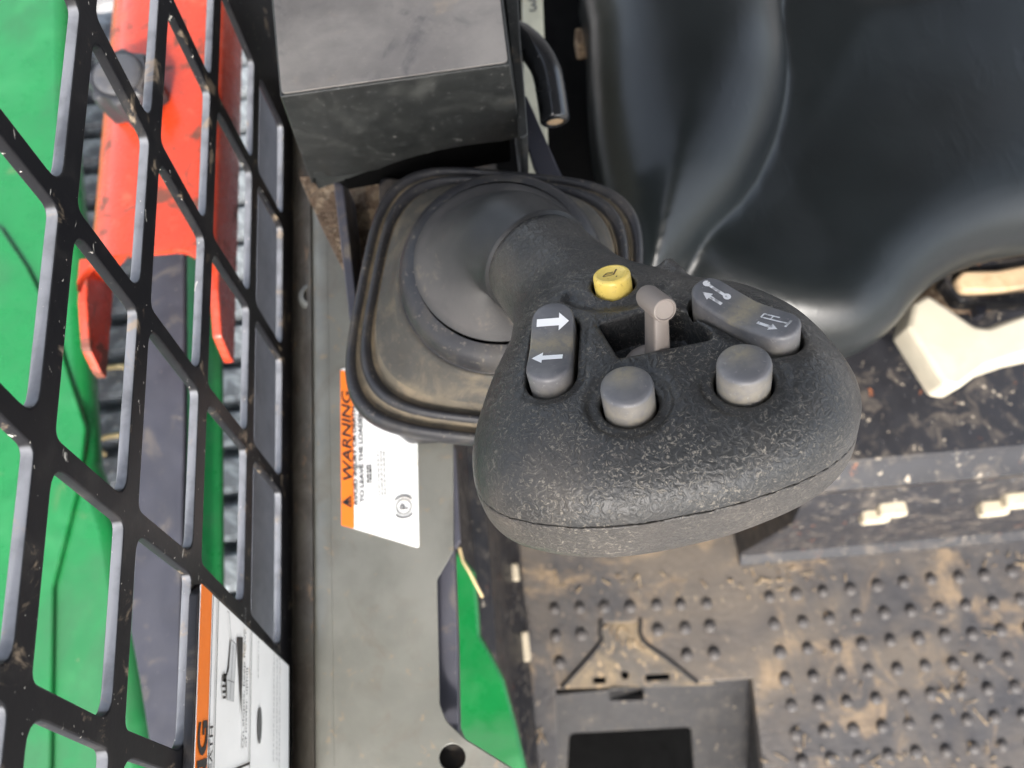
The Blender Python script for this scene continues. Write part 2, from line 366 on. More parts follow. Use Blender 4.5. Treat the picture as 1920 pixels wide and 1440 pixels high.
def grip_material(tanned=0.0):
    M = Mat('leather grained grip rubber')
    a = M.noise(500, 2.0, .5, 1.2)                       # grain cells
    line = M.math('ABSOLUTE', M.math('SUBTRACT', a, .5))
    crease = M.mr(line, .004, .04, 1, 0)                  # wormy creases
    patch = M.mr(M.noise(45, 3, .6, .4, 2.0), .36, .62)
    fine = M.mr(M.noise(1100, 2, .5, .2, 4.4), .42, .60)
    dust = M.math('MULTIPLY', M.math('MULTIPLY', crease, fine), M.math('ADD', M.math('MULTIPLY', patch, .55), .14))
    big = M.mr(M.noise(30, 4, .6, .5, 5.5), .42, .75)
    base = M.mix(M.math('MULTIPLY', big, .55), (.030, .0308, .0308), (.095, .083, .069))
    if tanned: base = M.mix(M.mr(M.noise(70, 4, .6, .3, 8.0), .3, .7, tanned*.4, tanned), base, (.12, .10, .08))
    base = M.mix(dust, base, (.29, .26, .21))
    M.l(base, M.p.inputs['Base Color'])
    M.l(M.mixf(dust, .36, .8), M.p.inputs['Roughness'])
    nm = M.bump(M.math('SUBTRACT', M.mr(a, .25, .75), M.math('MULTIPLY', crease, .4)), .40, .0005)
    nm = M.bump(M.noise(1300, 3, .6), .2, .00012, nm)
    M.l(nm, M.p.inputs['Normal']); return M.m
m_grip = grip_material(); m_griplow = grip_material(.35)
def seat_material():
    M = Mat('black vinyl seat')
    n = M.noise(12, 3, .5)
    M.l(M.mix(M.mr(n, .3, .7), (.005, .0068, .0074), (.008, .0108, .0116)), M.p.inputs['Base Color'])
    M.l(M.mr(M.noise(25, 4, .6), .3, .7, .29, .38), M.p.inputs['Roughness'])
    nm = M.bump(M.noise(1300, 3, .6), .12, .0002); nm = M.bump(M.noise(30, 3, .5, 1.5), .10, .002, nm); nm = M.bump(M.mr(M.noise(60, 3, .5, 2.0, 2.0, (1, .25, 1)), .58, .66), .06, .001, nm)
    M.l(nm, M.p.inputs['Normal']); M.p.inputs['Specular IOR Level'].default_value = .46
    return M.m
m_seat = seat_material()
def floor_material():
    M = Mat('dirty rubber floor mat')
    c = M.mix(M.mr(M.noise(25, 5, .6), .3, .7), (.026, .025, .028), (.050, .046, .045))
    c = M.mix(M.math('MULTIPLY', M.mr(M.noise(7, 5, .65, .6, 2.2), .40, .68), .75), c, (.105, .084, .063))
    c = M.mix(M.math('MULTIPLY', M.mr(M.noise(16, 6, .7, .8, 7.7), .50, .70), .8), c, (.22, .155, .092))
    c = M.mix(M.math('MULTIPLY', M.mr(M.noise(110, 4, .7, .4, 3.3), .62, .72), .7), c, (.34, .26, .17))
    M.l(c, M.p.inputs['Base Color']); M.p.inputs['Roughness'].default_value = .6
    M.l(M.bump(M.noise(140, 5, .65), .5, .002), M.p.inputs['Normal']); return M.m
m_floor = floor_material()
m_tray = dirty('dusty recess', (.07, .061, .052), .7, layers=[(14, .42, .66, (.22, .165, .10), .8, .5), (120, .56, .68, (.40, .29, .17), .7, .5)], bumps=[(160, .5, .002)])
m_well = dirty('black foot well plastic with shade', (.012, .0115, .0125), .5, spec=.3, layers=[(40, .5, .72, (.05, .043, .036), .5, .5), (200, .64, .70, (.35, .28, .2), .6)], bumps=[(200, .3, .001)])  # black plastic, base lowered further to carry the well's shade
m_void = dirty('near black shade fill', (.003, .003, .003), .9, spec=.05)  # near-black colour that stands in for deep shade in openings

# ------------------------------------------------------------------ setting: ground, floor, side wall, roof
def xy(p): return (p.x, p.y)
tag(mobj('ground', [(-60, -60, -.45), (60, -60, -.45), (60, 60, -.45), (-60, 60, -.45)], [(0, 1, 2, 3)], m_ground), kind='structure')

FZ = 0.0
q = at(1020, 1600, FZ); q2 = at(1450, 1600, FZ)
fl_out = [(-.03, .40), (.62, .40), (.62, -.26), (q2.x, -.26), tuple(at(1411, 1272, FZ).xy), tuple(at(1306, 1279, FZ).xy), tuple(at(1204, 1203, FZ).xy), tuple(at(1200, 1166, FZ).xy), tuple(at(1128, 1166, FZ).xy), tuple(at(1124, 1212, FZ).xy), tuple(at(1056, 1291, FZ).xy), tuple(at(1042, 1292, FZ).xy), (at(1030, 1440, FZ).x, -.26), (-.03, -.26)]
trap = [tuple(at(x, y, FZ).xy) for x, y in ((1128, 1166), (1200, 1166), (1204, 1202), (1296, 1271), (1062, 1282), (1124, 1212))]
floor = plate('floor', fl_out, m_floor, None, [], .018, .0012, Matrix.Translation((0, 0, FZ)))
tag(floor, kind='structure')
TZ = -.016
tp = [(x*1.0, y) for x, y in trap]
slots = [[(1112, 1270), (1136, 1269), (1136, 1281), (1112, 1282)], [(1210, 1265), (1256, 1263), (1256, 1274), (1210, 1277)], [(1163, 1262), (1172, 1257), (1180, 1263), (1178, 1272), (1168, 1274)]]
tray = [at(x, y, TZ) for x, y in ((1100, 1150), (1220, 1150), (1235, 1195), (1345, 1284), (1030, 1292), (1105, 1205))]
plate('recess_tray', [tuple(p.xy) for p in tray], m_tray, floor, [[tuple(at(x, y, TZ).xy) for x, y in s] for s in slots], .004, .0006, Matrix.Translation((0, 0, TZ)))
edge_shade_pts = [[(1308, 1281), (1205, 1200), (1201, 1163)], [(1127, 1163), (1123, 1210), (1053, 1290)]]
for R in edge_shade_pts:
    Pm = [at(x, y, FZ+.0005) for x, y in R]
    tube('recess_shade_line', spline_pts([tuple(p) for p in Pm[:1]]+[tuple(Pm[0].lerp(Pm[1], .5))]+[tuple(p) for p in Pm[1:]], 4, False), .0022, m_well, floor, 8)  # added dark ridge in place of the shaded recess edge
# the well in front of the recess: sloping face with slot and black opening
wy0 = at(1230, 1292, FZ).y
wl, wr = at(1030, 1292, FZ).x, at(1416, 1280, FZ).x
well = empty('foot_well', (0.1, wy0-.05, -.1), None, None); well['kind'] = 'structure'
e_y = Vector((0, -.09, -.085)).normalized(); wf = frame((wl-.01, wy0+.002, -.0163), (1, 0, 0), -e_y)
def onf(px, py):                        # pixel -> coordinates in the sloping face
    o = wf.translation; nn = wf.col[2].xyz; r = Vector(ray(px, py)); C0 = Vector(CAM)
    p = C0+r*((o-C0).dot(nn)/r.dot(nn)); l = wf.inverted()@p; return (l.x, l.y)
hole1 = round_poly([onf(1144, 1291), onf(1207, 1291), onf(1207, 1313), onf(1144, 1314)], .003)
hole2 = round_poly([onf(1068, 1376), onf(1296, 1364), onf(1304, 1480), onf(1062, 1480)], .008)
plate('well_face', [(-.02, 0), (wr-wl+.03, 0), (wr-wl+.03, -.28), (-.02, -.28)], m_well, well, [hole1, hole2], .006, .0012, wf)
sweep_x('well_side', [(wy0+.02, -.012), (wy0+.02, -.2), (-.4, -.25), (-.4, -.012)], wr+.002, wr+.008, m_well, well)
sweep_x('well_back', [(wy0+.02, -.36), (wy0+.02, -.37), (-.4, -.37), (-.4, -.36)], wl-.05, wr+.002, m_void, well)  # closes the opening in near black, its shade put into the colour

# round bumps moulded into the mat
bm = bmesh.new(); prof = [(6.6, 0), (6.2, 1.8), (5.0, 3.6), (3.0, 4.6), (0.8, 4.9)]
rings = [[bm.verts.new((r*math.cos(2*math.pi*j/14)/1000, r*math.sin(2*math.pi*j/14)/1000, h/1000)) for j in range(14)] for r, h in prof]
for a, b in zip(rings, rings[1:]):
    for j in range(14): bm.faces.new((a[j], a[(j+1) % 14], b[(j+1) % 14], b[j]))
bm.faces.new(rings[-1]); bump_me = bpy.data.meshes.new('bump'); bm.to_mesh(bump_me); bm.free(); smooth(bump_me, 180); bump_me.materials.append(m_floor)
bp = [(1040+47.4*i, 1143-1.8*i) for i in range(7)]+[(1043, 1192), (1090, 1190), (1233, 1181), (1283, 1179), (1331, 1176), (1048, 1243), (1288, 1227), (1340, 1225)]
for j in range(8):
    for i in range(12):
        bp.append((1443+10*j+50.5*i+j*i*.55, 1120+51*j-(5.4-.25*j)*i))
for (x, y) in bp:
    if x > 1990: continue
    o = bpy.data.objects.new('bump', bump_me); o.location = at(x+random.uniform(-1.5, 1.5), y+random.uniform(-1.5, 1.5), FZ-.0002); o.rotation_euler.z = random.random()*6
    s = random.uniform(.9, 1.05); o.scale = (s, s, random.uniform(.7, 1.0)); COL.objects.link(o); o.parent = floor

rs_ = random.Random(11); Vs, Fs = [], []
spots = [(1450, 1085, 110, 22, 60), (1830, 1310, 60, 90, 55), (1165, 1195, 35, 28, 30), (1700, 1425, 140, 18, 35), (1500, 1400, 200, 40, 25), (1880, 1050, 60, 20, 30), (1150, 1090, 150, 30, 40), (1600, 1230, 300, 170, 45), (1000, 1380, 40, 60, 14)]
for cx, cy, sx, sy, n in spots:
    for _ in range(int(n*.55)):
        px, py = rs_.gauss(cx, sx*.6), rs_.gauss(cy, sy*.6)
        if 1040 < px < 1425 and py > 1262: continue
        c = at(px, py, FZ+.002); a = rs_.random()*6.28; l = rs_.choice([.001, .0015, .002, .003, .004, .006])*rs_.uniform(.6, 1.3); r = rs_.uniform(.0005, .0011)
        if 1128 < px < 1300 and 1166 < py < 1275: c.z = TZ+.002
        d = Vector((math.cos(a), math.sin(a), rs_.uniform(-.1, .1)))*l; e = Vector((-math.sin(a), math.cos(a), 0))*r; k = len(Vs); up = Vector((0, 0, r*1.2))
        Vs += [c-d-e, c-d+e, c-d+up, c+d-e*.6, c+d+e*.6, c+d+up*.7]; Fs += [(k, k+1, k+4, k+3), (k+1, k+2, k+5, k+4), (k+2, k, k+3, k+5), (k, k+2, k+1), (k+3, k+4, k+5)]
tag(mobj('straw_litter', Vs, Fs, m_litter), 'dry straw bits and crumbs scattered over the floor mat', 'litter', kind='stuff')

# black trim wall between console and floor
wall = [at(860, 870, .36), at(975, 1040, .004), at(1015, 1500, .004), at(880, 1560, .36)]
pz_ = [at(870, 860, .36), at(882, 1000, .30), at(905, 1020, .30)]
x_top, x_mid, x_bot = at(862, 1100, .36).x, at(925, 1120, .22).x, at(985, 1150, .0).x
sw = sweep_y('trim_wall', [(x_top-.05, .36), (x_top, .36), (x_top+.004, .25), (x_mid, .235), (x_mid+.006, .05), (x_bot, .012), (x_bot, -.03), (x_top-.05, -.03)], -.3, .30, m_blackst, None, .003)
tag(sw, 'black painted inner side wall between console and floor mat', 'wall')
for k, (px, py, zz, sx, sy) in enumerate([(962, 1073, .03, .012, .018), (931, 1130, .10, .014, .020), (984, 1212, .02, .010, .030)]):
    c = at(px, py, zz)
    o = mobj('wall_clip', [c+Vector((a*sx/2, b*sy/2, d*.006)) for a in (-1, 1) for b in (-1, 1) for d in (-2, .6)], [(0, 1, 3, 2), (4, 6, 7, 5), (0, 4, 5, 1), (2, 3, 7, 6), (0, 2, 6, 4), (1, 5, 7, 3)], m_foam)
    bevel(o, .002)
    tag(o, ['cream foam clip, topmost of three on the black side wall', 'squarish cream clip, middle one on the black side wall', 'narrow cream clip, lowest one on the black side wall'][k], 'clip', 'cream clips on the side wall')

# ------------------------------------------------------------------ steel cross member under the seat
yv = lambda py, z: at(1760, py, z).y
cm = empty('cross_member', (.4, yv(1030, 0), 0), 'dirty black steel cross member with rusty edge below the seat', 'steel beam')
x0c = at(1388, 1072, 0).x
ye, y2, y3, yb = yv(850, .30), yv(903, .288), yv(960, .20), yv(1030, .0)
sweep_x('top_plate', [(.42, .30), (ye, .30), (ye-.002, .297), (y2, .288), (y2, .270), (.42, .270)], x0c-.035, .75, m_blackst, cm, bev=.0015)
sweep_x('front_face', [(y2+.02, .272), (y2+.016, .272), (y3+.006, .215), (y3, .20), (yb+.012, .01), (yb, .0), (y2+.02, -.005)], x0c, .75, m_blackst, cm, bev=.002)
for k, (px, py, zz, dx) in enumerate([(1636, 958, .205, 0), (1668, 946, .215, 0), (1857, 944, .205, 0), (1902, 929, .215, 0)]):
    c = at(px, py, zz); c.y -= .004
    o = mobj('beam_clip', [c+Vector((a*.0115, b*.007, d*.007)) for a in (-1, 1) for b in (-1, 1) for d in (-1, 1)], [(0, 1, 3, 2), (4, 6, 7, 5), (0, 4, 5, 1), (2, 3, 7, 6), (0, 2, 6, 4), (1, 5, 7, 3)], m_foam)
    bevel(o, .003)
    tag(o, ['cream clip on the steel beam, first from the joystick grip', 'cream clip on the steel beam, second from the joystick grip', 'cream clip on the steel beam, third from the joystick grip', 'cream clip on the steel beam, farthest from the joystick grip'][k], 'clip', 'cream clips on the steel beam')

# ------------------------------------------------------------------ seat
def build_seat():
    h = 2.6
    pix = [(1120, -260), (1123, 0), (1132, 180), (1170, 350), (1215, 470), (1275, 560), (1390, 622), (1500, 648), (1610, 645), (1690, 600), (1740, 540), (1810, 485), (1920, 445), (2100, 425), (2500, 420), (2500, -260)]
    W = [at(x, y, .452)*1000 for x, y in pix]; P = spline_pts([(p.x, p.y) for p in W], 6)
    bol = [(1105, -260), (1108, 0), (1118, 190), (1155, 370), (1205, 500), (1262, 500), (1345, 410), (1425, 310), (1480, 190), (1500, 80), (1488, -30), (1470, -260)]
    B = spline_pts([tuple((at(x, y, .50)*1000).xy) for x, y in bol], 6)
    x0, y0, z0 = 10, 60, 385; nx, ny, nz = int(420/h), int(360/h), int(150/h)
    X, Y, Z = np.meshgrid(x0+h*np.arange(nx), y0+h*np.arange(ny), z0+h*np.arange(nz), indexing='ij')
    d2 = poly_sdf(X[:, :, 0], Y[:, :, 0], P)[:, :, None]; db = poly_sdf(X[:, :, 0], Y[:, :, 0], B)[:, :, None]
    def infl(d, top, bot, rh, rt, rb):
        a = np.maximum(d+rh, 0)/rh
        c = np.maximum(np.maximum((Z-top+rt)/rt, (bot+rb-Z)/rb), 0)
        f = (np.sqrt(a*a+c*c)-1)*min(rh, rt)
        g = np.maximum(np.maximum(d, Z-top), bot-Z)
        return np.where((a > 0) | (c > 0), f, np.minimum(g, -1))
    dist_front = np.clip(-d2, 0, 200)
    top = 478+0*X
    top = top-11*np.exp(-((-d2-120)/70)**2)+0*X
    base = infl(d2, top, 395, 42, 44, 30)
    bo = infl(db, 516+0*X-34*np.clip((250-Y)/120, 0, 1)**1.3, 420, 62, 46, 30)
    F = smin(base, bo, 2.0+16*np.clip((205-Y)/50, 0, 1))
    V, Q = surface_nets(F.astype(np.float32), (x0, y0, z0), h); V = relax(V, Q, 4)
    return V/1000, Q
V, Q = build_seat()
seat = empty('seat', at(1500, 300, .39), 'moulded black vinyl seat with a raised side bolster and rounded front lip', 'seat')
np_obj('cushion', V, Q, m_seat, seat)
sp = [at(x, y, .392) for x, y in ((1170, -250), (1170, 100), (1260, 360), (1420, 500), (1620, 520), (1800, 420), (2400, 380), (2400, -250))]
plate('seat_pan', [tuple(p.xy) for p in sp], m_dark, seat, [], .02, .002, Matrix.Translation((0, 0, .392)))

# pale lever under the seat
lev = [(1702, 612), (1712, 566), (1740, 549), (1775, 572), (1828, 609), (1852, 612), (2000, 560), (2000, 650), (1915, 668), (1850, 690), (1800, 727), (1772, 722)]
p = [at(x, y, .372) for x, y in lev]
o = plate('seat_lever', round_poly([tuple(k.xy) for k in p], [.006, .006, .006, .01, .012, .012, 0, 0, .01, .012, .006, .006]), m_leverw, None, [], .028, .004, Matrix.Translation((0, 0, .372)))
tag(o, 'thick pale cream plastic lever with flared end beside the seat front', 'lever')
# slide handle with tan insert
hd = empty('slide_handle', at(1880, 530, .345), 'dark bar handle with tan rounded insert below the seat lip', 'handle')
slab('holder', [(1768, 520), (1790, 500), (1830, 490), (1925, 478), (2020, 470), (2020, 560), (1925, 570), (1800, 565)], .345, .016, m_blackst, hd, .006, .002)
slab('insert', [(1792, 522), (1806, 506), (1870, 505), (1950, 490), (2010, 486), (2010, 535), (1950, 538), (1880, 545), (1806, 546)], .352, .010, m_tan, hd, .006, .003)
slab('peg', [(1828, 566), (1852, 563), (1850, 590), (1836, 592)], .338, .01, m_steel, hd, .002, .001)
dd = []
nx, ny = 46, 22
c0 = at(1730, 570, .302)
Vd = []; Fd = []
for j in range(ny):
    for i in range(nx):
        x = c0.x-.02+i*.006; y = c0.y-.012+j*.0055
        e = min(i, nx-1-i, j, ny-1-j)/4
        Vd.append((x, y, .3005+min(1, e)*(.004+.010*random.random()) if e > 0 else .299))
for j in range(ny-1):
    for i in range(nx-1): Fd.append((j*nx+i, j*nx+i+1, (j+1)*nx+i+1, (j+1)*nx+i))
tag(mobj('dirt_heap', Vd, Fd, m_dirt, None, 180), 'crumbly brown dirt lying under the seat', 'dirt', kind='stuff')

# ------------------------------------------------------------------ console panel with sticker
PZ = .56
con = empty('console_panel', at(700, 1100, PZ), 'grey green sheet metal console panel with a rolled left edge and warning sticker', 'panel')
xb = at(612, 1100, PZ).x; xm = xb+.0022
prof = [(xm, PZ)]
for k in range(7):
    a = k/6*R_(38); prof.append((xb+.002-.010*math.sin(a), PZ-.010*(1-math.cos(a))))
xl = at(543, 1000, PZ-.014).x
prof += [(xl, PZ-.018), (xl, PZ-.0195)]
prof += [(xm, PZ-.004)]
sweep_y('rolled_edge', prof, -.22, .30, m_panel, con)
sweep_y('dirty_strip', [(xl+.0004, PZ-.0176), (xb-.0062, PZ-.0024), (xb-.0062, PZ-.0034), (xl+.0004, PZ-.0186)], -.22, .30, m_paneld, con)
cp = [(640, 1700), (640, 200), (850, 200), (850, 1032), (819, 1086), (824, 1320), (836, 1352), (872, 1386), (975, 1450), (1010, 1700)]
pp = []
for x, y in cp:
    v = at(x, y, PZ); pp.append((xm if x == 640 else v.x, v.y))
ho = at(848, 1420, PZ)
plate('top_sheet', round_poly(pp, [0, 0, 0, .002, .004, .004, .01, .01, .002, 0]), m_panel, con, [[(ho.x+.0052*math.cos(a*math.pi/10), ho.y+.0048*math.sin(a*math.pi/10)) for a in range(20)]], .002, .0003, Matrix.Translation((0, 0, PZ)))
slab('hole_backing', [(820, 1395), (880, 1395), (880, 1450), (820, 1450)], PZ-.006, .002, m_dark, con)
bz = .548
slab('side_bracket', [(800, 1010), (850, 1010), (857, 1200), (860, 1372), (872, 1400), (800, 1400)], bz, .012, m_steel, con, .001, .0006)
slab('inner_flange', [(845, 838), (853, 838), (862, 1012), (852, 1030)], .5585, .008, m_steel, con, .0005, .0003)
cb = at(588, 555, .553)
lathe('bolt_boss', [(.0075, -.012), (.0075, -.0005), (.0065, .0015), (.0045, .002), (.004, -.002), (.0005, -.002)], Matrix.Translation(cb), m_panel, con, 28)
# sticker
st = slab('warning_sticker', [(638, 692), (780, 660), (786, 1028), (640, 984)], PZ+.0006, .0005, m_white, con, .001, .0001)
ob = [at(x, y, PZ+.0009) for x, y in ((638, 693), (662, 702), (664, 991), (640, 985))]
plate('orange_band', round_poly([tuple(p.xy) for p in ob], .0006), m_stor, st, [], .0003, .00005, Matrix.Translation((0, 0, PZ+.0009)))
ti = PZ+.0012
def tf(px, py): return frame(at(px, py, ti), (0.0, 1, 0), (-1, 0, 0))
text('lettering', 'WARNING', tf(660, 905), .0056, m_ink, st, 1.52, .25, .012)
tr = tf(659, 952)
flat('warning_symbol', [[(0, 0), (.0052, 0), (.0052, .0004), (.0003, .0004)], [(0, 0), (.0026, .0042), (.0024, .0015)], [(.0052, 0), (.0026, .0042), (.0028, .0015)], [(.0022, .0005), (.003, .0005), (.0028, .003), (.0024, .003)]], tr, m_ink, st)
for k, (s, px, py) in enumerate([('AVOID INJURY OR DEATH', 671, 948), ('TO LEAVE THE LOADER', 683, 942)]):
    text('lettering', s, tf(px, py), .0026, m_ink, st, 1.45, 0, .02)
rnd = random.Random(3)
def lines(o4, x0, x1, y, h, n=1, gap=.0012):
    P = []
    for r in range(n):
        x = x0
        while x < x1:
            l = rnd.uniform(.0006, .0022); P.append(quad(x, y-r*gap, min(x+l, x1), y-r*gap+h)); x += l+rnd.uniform(.0003, .0007)
    return P
flat('small_print', lines(None, 0, .020, 0, .0004, 3, .0013)+lines(None, .006, .014, .0045, .0008, 2, .0012), tf(712, 930), m_ink, st)
pc = tf(757, 950)
ring = lambda cx, cy, r0, r1, a0, a1, n=20: [[(cx+r*math.cos(a0+(a1-a0)*t/n), cy+r*math.sin(a0+(a1-a0)*t/n)) for r, t in ((r0, i), (r1, i), (r1, i+1), (r0, i+1))] for i in range(n)]
flat('parking_symbol', ring(0, 0, .0030, .0034, 0, 2*math.pi, 28)+ring(0, 0, .0044, .0050, R_(-50), R_(50))+ring(0, 0, .0044, .0050, R_(130), R_(230)), pc, m_ink, st)
text('lettering', 'P', pc@Matrix.Translation((-.0014, -.0017, 0)), .0048, m_ink, st, 1.0, 0, .01)

# dark mounting box and plates below the boot
mb = empty('boot_mount', at(900, 600, .56), 'dark steel mounting box with bent flange under the rubber boot', 'bracket')
slab('box', [(710, 330), (1150, 380), (1150, 780), (745, 795), (712, 770)], .598, .034, m_blackst, mb, .004, .001)
slab('side_fin', [(622, 318), (640, 318), (668, 560), (680, 700), (672, 705), (660, 640)], .590, .03, m_steel, mb, .001, .0006)
slab('lower_tray', [(560, 330), (720, 330), (730, 520), (650, 520), (600, 420)], .5615, .002, m_dirt, mb, .001, .0004)

# ------------------------------------------------------------------ armrest cover
ar = empty('armrest', at(740, 100, .60), 'dusty black armrest cover with an arched cut-out above the boot', 'armrest')
AZ = .665
F1, F2 = at(525, 182, AZ), at(957, 121, AZ)
B1, B2 = at(584, 346, .598), at(979, 264, .612)
K1, K2 = at(497, -140, AZ), at(925, -140, AZ)
top_ = [F1, F2, K2, K1]
ex = (F2-F1).normalized()
def fr(u, w): return (F1.lerp(F2, u)).lerp(B1.lerp(B2, u), w)
botl = [fr(u, w) for u, w in ((0, 1), (.02, .93), (.06, .97), (.33, .99))]
arch = [fr(.33+.63*t, .99-.09*math.sin(math.pi*min(1, t*1.0))**.7) for t in np.linspace(.05, 1, 12)]
front = [F1, F2, fr(1, .93)]+[fr(.97, .95)]+arch[::-1][1:]+botl[::-1]
bm = bmesh.new()
vt = [bm.verts.new(p) for p in front]; k1 = bm.verts.new(K1); k2 = bm.verts.new(K2)
ff = bm.faces.new(vt); bm.faces.new([vt[1], vt[0], k1, k2])
r1, r2 = bm.verts.new(K2+Vector((.004, 0, -.07))), bm.verts.new(K1+Vector((-.004, 0, -.07)))
bm.faces.new([vt[2], vt[1], k2, r1]); bm.faces.new([vt[0], vt[-1], r2, k1])
bmesh.ops.recalc_face_normals(bm, faces=bm.faces)
for f in bm.faces: f.material_index = 0
me = bpy.data.meshes.new('cover'); bm.to_mesh(me); bm.free(); smooth(me, 30); me.materials.append(m_armrest)
o = link(bpy.data.objects.new('cover', me), ar)
sd = o.modifiers.new('s', 'SOLIDIFY'); sd.thickness = .0022; sd.offset = -1
bevel(o, .0016, 3, 25)
slab('arch_shade_block', [(520, -140), (945, -140), (950, 165), (600, 225), (560, 200)], .640, .05, m_void, ar, .001, .0004)  # added near-black block standing in for the shade under the arch
# dust film lying on the cover's top as its own thin sheet
ins = lambda a, b, t: a.lerp(b, t)
cc = (F1+F2+K1+K2)/4
plate('top_skin', round_poly([tuple(p.lerp(cc, .02).xy) for p in (F1, F2, K2, K1)], .002), m_armdust, ar, [], .0006, .0002, Matrix.Translation((0, 0, AZ+.0008)))
# right flange strip of the armrest
sf = [at(957, -140, .655), at(963, -140, .655), at(990, 262, .60), at(978, 262, .61)]
slab('side_flange', [(932, -140), (966, -140), (975, 60), (990, 250), (975, 262)], .632, .05, m_armrest, ar, .001, .0006)

# bent black bar
bpts = spline_pts([at(930, 70, .60), at(965, 66, .602), at(1000, 93, .606), at(1024, 132, .606), at(1034, 180, .604), at(1040, 222, .602)], 8, False)
bar = empty('bent_handle', bpts[0], 'glossy black bent bar with blunt tip sticking out beside the armrest', 'handle')
tube('rod', bpts, .0066, m_tube, bar, 20)
dv = Vector(bpts[-1])-Vector(bpts[-3]); m4 = frame(Vector(bpts[-1]), dv.cross(Vector((0, 0, 1))), dv.cross(dv.cross(Vector((0, 0, 1)))))
tf4 = frame(Vector(bpts[-1]), Vector((1, 0, 0)), Vector((0, 0, 1)).cross(Vector((1, 0, 0))))
zq = dv.normalized().to_track_quat('Z', 'Y').to_matrix().to_4x4(); zq.translation = Vector(bpts[-1])
lathe('tip', [(.0066, -.001), (.0066, .001), (.0052, .0022), (.0042, .0022), (.0038, .0008), (.0004, .0008)], zq, m_tube, bar, 24)
lathe('tip_core', [(.0037, 0), (.0036, .0014), (.0004, .0018)], zq, m_tan, bar, 20)
# cream post and blade behind it
o = slab('cream_post', [(975, -160), (1012, -160), (1020, 60), (1030, 330), (985, 330)], .52, .05, m_cream, None, .002, .001)
tag(o, 'pale cream post in the dark gap behind the bent bar', 'post')
text('lettering', '3', frame(at(990, 22, .5206), (1, 0, 0), (0, 1, 0)), .013, m_inkg, o, 1.0)
o = slab('control_blade', [(975, 178), (988, 180), (1048, 318), (1075, 372), (1030, 372), (1000, 310), (982, 250)], .59, .003, m_steel, None, .001, .0005)
tag(o, 'flat blue grey blade lever between armrest and boot', 'lever')
# floors of the gap behind; the first is near black, shade put into its colour
gap = mobj('gap_floor', [at(930, -300, .40), at(1260, -300, .40), at(1300, 620, .40), at(930, 620, .40)], [(0, 1, 2, 3)], m_void); tag(gap, kind='structure')
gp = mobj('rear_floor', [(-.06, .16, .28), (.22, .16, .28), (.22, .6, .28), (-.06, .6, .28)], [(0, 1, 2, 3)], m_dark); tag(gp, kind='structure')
o = slab('tan_block', [(1078, 52), (1126, 52), (1120, 82), (1084, 84)], .45, .015, m_dirt, None, .002, .001)
tag(o, 'small tan block in the dark gap beside the seat', 'block')

# ------------------------------------------------------------------ window guard (laser cut steel grille)
GX = -.104
gz = [.830, .778, .731, .690, .646, .599, .553]
gy0 = {0: [306, 246, 186, 127, 74, 20, -35], 1: [298, 238, 178, 119, 66, 12, -43], 2: [290, 230, 170, 110, 51, -1, -55], 3: [278, 218, 158, 101, 41, -14, -70], 4: [270, 210, 148, 91, 31, -26, -84], 5: [264, 206, 142, 82, 17, -40, -98], 6: [262, 204, 135, 73, 1, -54, -112]}
def node(k, d): return (gy0[k][d]/1000, gz[k])
GFRAME = frame((GX, 0, 0), (0, 1, 0), (0, 0, 1))      # local x = +Y, local y = +Z, normal +X (towards the operator)
def inset(poly, ws):
    N = len(poly); A = sum(poly[i][0]*poly[(i+1) % N][1]-poly[(i+1) % N][0]*poly[i][1] for i in range(N)); sg = 1 if A > 0 else -1
    L = []
    for i in range(N):
        px, py = poly[i]; qx, qy = poly[(i+1) % N]; l = math.hypot(qx-px, qy-py); tx, ty = (qx-px)/l, (qy-py)/l
        L.append((px-ty*sg*ws[i], py+tx*sg*ws[i], tx, ty))
    out = []
    for i in range(N):
        px, py, tx, ty = L[i-1]; qx, qy, sx, sy = L[i]
        k = ((qx-px)*sy-(qy-py)*sx)/(tx*sy-ty*sx); out.append((px+tx*k, py+ty*k))
    return out
holes = []
for k in range(6):
    for d in range(6):
        P = [node(k, d), node(k+1, d), node(k+1, d+1), node(k, d+1)]
        holes.append(round_poly(inset(P, [.0030, .0038 if k < 5 else .0055, .0030, .0038]), [.005, .0035, .005, .0035], 5))
guard = empty('window_guard', (GX, .08, .535), 'scratched black steel side window guard with slanted cut-outs', 'window guard')
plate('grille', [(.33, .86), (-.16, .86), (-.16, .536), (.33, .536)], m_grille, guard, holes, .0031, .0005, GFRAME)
# warning plate fixed on the guard
def gl(px, py): v = atx(px, py, GX+.0025); return (v.y, v.z)
a1, a2 = gl(383, 1094), gl(535, 1243); a3, a0 = gl(372, 1114), None
zb = gl(540, 1300)[1]; zl = gl(366, 1200)[1]
# keep the plate's long edges parallel to the guard
PF = frame((GX+.0028, 0, 0), (0, 1, 0), (0, 0, 1))
plt = [(a1[0], a1[1]), (a2[0], zb), (-.15, zb), (-.15, zl), (a3[0], zl)]
wp = plate('warning_plate', round_poly(plt, .0012), m_blackst, guard, [], .0028, .0004, PF)
PF2 = frame((GX+.0032, 0, 0), (0, 1, 0), (0, 0, 1))
def clipy(z):                                        # y of the slanted top edge at height z
    t = (a1[1]-z)/(a1[1]-zb); return a1[0]+(a2[0]-a1[0])*t-.0016
def zc_(px, py=1300): return gl(px, py)[1]
zO = zc_(387); zL1 = zc_(398); zL2 = zc_(464); zW = zb+.0012
wsheet = [(clipy(zl-.0012), zl-.0012), (clipy(zW), zW), (-.149, zW), (-.149, zl-.0012)]
plate('sticker_sheet', round_poly(wsheet, .0005), m_white, wp, [], .0003, .00005, PF2)
